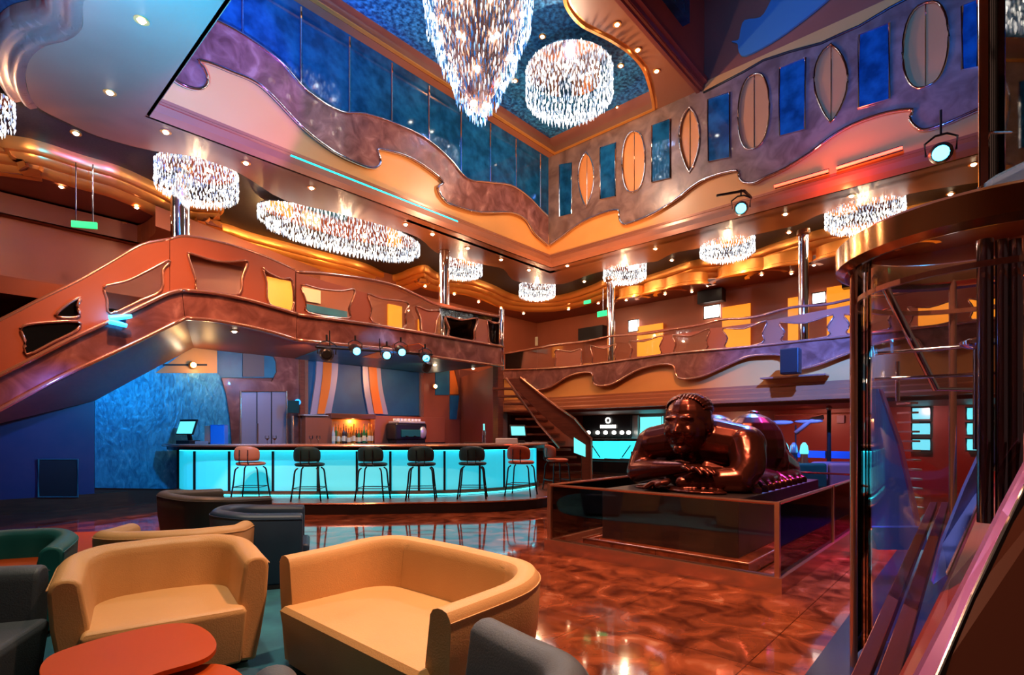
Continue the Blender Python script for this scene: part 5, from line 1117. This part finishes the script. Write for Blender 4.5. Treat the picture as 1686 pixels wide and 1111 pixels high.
q = MB(); pA_, pB_ = PD(1481, 651, 3.25), PD(1476, 640, 3.25)
# glass lift shaft rising above the ring
s = thing('glass_shaft', 'tall glass shaft with chrome corner post above the brass ring', 'glass shaft', PD(1622, 316, 3.4)); wl = Matrix.Translation(-s.location)
q = MB(); q.beam(PD(1621, 312, 3.4), PD(1621, -60, 3.4), .085, .06); q.build('corner_post', chrome_m, s, local=wl, bevel=.012)
q = MB(); pxrod(q, (1672, 262), 3.2, (1672, -60), 3.2, .012); pxrod(q, (1678, 262), 3.2, (1678, -60), 3.2, .008); q.build('thin_post', copper_m, s, local=wl)
q = MB(); pxrod(q, (1632, 218), 3.35, (1720, 216), 2.9, .010); q.build('cross_rod', chrome_m, s, local=wl)
q = MB(); q.plate([PD(1633, 300, 3.38), PD(1730, 240, 2.8), PD(1730, -120, 2.8), PD(1633, -80, 3.38)], (.01, .01, 0)); q.build('glass_pane', smoke_m, s, local=wl)
q = MB(); q.plate([PD(1609, 316, 3.45), PD(1640, 296, 3.3), PD(1760, 240, 2.6), PD(1760, 300, 2.6)], (0, 0, .03)); q.build('base_plate', mat('blue_steel', (.08, .2, .4), .25, .6), s, local=wl)
# stair beyond the glass: blue side plate with small treads
st = thing('staircase', 'narrow blue sided staircase seen through the glass enclosure', 'staircase', PD(1510, 880, 5.6)); wl = Matrix.Translation(-st.location)
def pq(pxs, D, th=.06): 
    pts = [PD(p[0], p[1], d) for p, d in zip(pxs, D if hasattr(D, '__len__') else [D]*len(pxs))]; return MB().plate(pts, CD(.02, th, 0))
pq([(1432, 640), (1449, 640), (1480, 730), (1512, 868), (1432, 868)], 5.4).build('side_plate', mat('blue_lacquer', (.035, .10, .55), .25), st, local=wl)
pq([(1449, 640), (1454, 640), (1486, 730), (1518, 868), (1511, 868), (1480, 730)], 5.36, .1).build('edge_strip', mat('violet_metal', (.4, .14, .35), .25, .6), st, local=wl)
q = MB(); [q.beam(PD(1487+k*.9, 664+k*15.5, 5.7), PD(1500+k*.9, 664+k*15.5, 5.7), .2, .02) for k in range(12)]; q.build('treads', copper_m, st, local=wl)
pq([(1432, 868), (1526, 868), (1526, 905), (1445, 905)], 5.3, .3).build('lower_step', mat('blue_lacquer', (1, 1, 1)), st, local=wl)
# near ramp sides and kerbs
kb = thing('metal_kerb', 'pair of long rosy metal kerbs running from the bottom edge into the enclosure', 'kerb', PD(1440, 1080, 2.0)); wl = Matrix.Translation(-kb.location)
for (a, b, c, d) in (((1392, 1130), (1425, 1130), (1543, 826), (1531, 826)), ((1436, 1130), (1476, 1130), (1562, 826), (1550, 826))):
    pts = [PD(*a, 2.3), PD(*b, 2.3), PD(*c, 4.3), PD(*d, 4.3)]; MB().plate(pts, (0, 0, -.05)).build('metal_bar', mat('violet_rose_metal', (.42, .15, .17), .16, .9), kb, local=wl, bevel=.004)
bp = thing('stair_side_plate', 'bright blue sloping plate rising to the right inside the glass', 'stair side', PD(1545, 960, 3.2)); wl = Matrix.Translation(-bp.location)
pts = [PD(1537, 962, 3.0), PD(1552, 895, 3.2), PD(1590, 800, 3.4), PD(1636, 700, 3.6), PD(1640, 760, 3.6), PD(1560, 945, 3.0)]; MB().plate(pts, CD(.05, .08, 0)).build('plate', mat('blue_lacquer', (1, 1, 1)), bp, local=wl)
pts = [PD(1560, 945, 2.98), PD(1640, 762, 3.58), PD(1642, 772, 3.58), PD(1564, 955, 2.98)]; MB().plate(pts, CD(.02, .04, 0)).build('edge_strip', copper_m, bp, local=wl)
rp = thing('stair_side_plate', 'dark red sloping panel between the blue plate and the dark parapet', 'stair side', PD(1580, 960, 2.8)); wl = Matrix.Translation(-rp.location)
MB().plate([PD(1480, 1125, 2.2), PD(1563, 957, 2.8), PD(1640, 778, 3.4), PD(1700, 700, 3.4), PD(1700, 800, 3.0), PD(1545, 1125, 2.1)], CD(.04, .06, 0)).build('panel', mat('deep_red_lacquer', (.14, .012, .008), .3), rp, local=wl)
pp_ = thing('stair_parapet', 'dark brown solid parapet filling the bottom right corner', 'parapet', PD(1640, 1100, 1.7)); wl = Matrix.Translation(-pp_.location)
MB().plate([PD(1537, 1125, 1.75), PD(1600, 980, 1.95), PD(1662, 852, 2.15), PD(1720, 730, 2.35), PD(1800, 730, 2.35), PD(1800, 1140, 1.75)], CD(.1, .12, 0)).build('panel', mat('dark_brown_lacquer', (.055, .014, .006), .35), pp_, local=wl)
q = MB(); q.tube([PD(1537, 1125, 1.74), PD(1600, 980, 1.94), PD(1662, 852, 2.14), PD(1720, 730, 2.34)], .006, 6); q.build('metal_edge', chrome_m, pp_, local=wl)
q = MB(); q.plate([PD(1505, 1125, 1.82), PD(1590, 960, 2.0), PD(1650, 840, 2.2), PD(1712, 722, 2.4), PD(1720, 730, 2.34), PD(1662, 852, 2.14), PD(1600, 980, 1.94), PD(1537, 1125, 1.74)], CD(.03, .05, 0)); q.build('cap_strip', mat('violet_metal', (1, 1, 1)), pp_, local=wl)
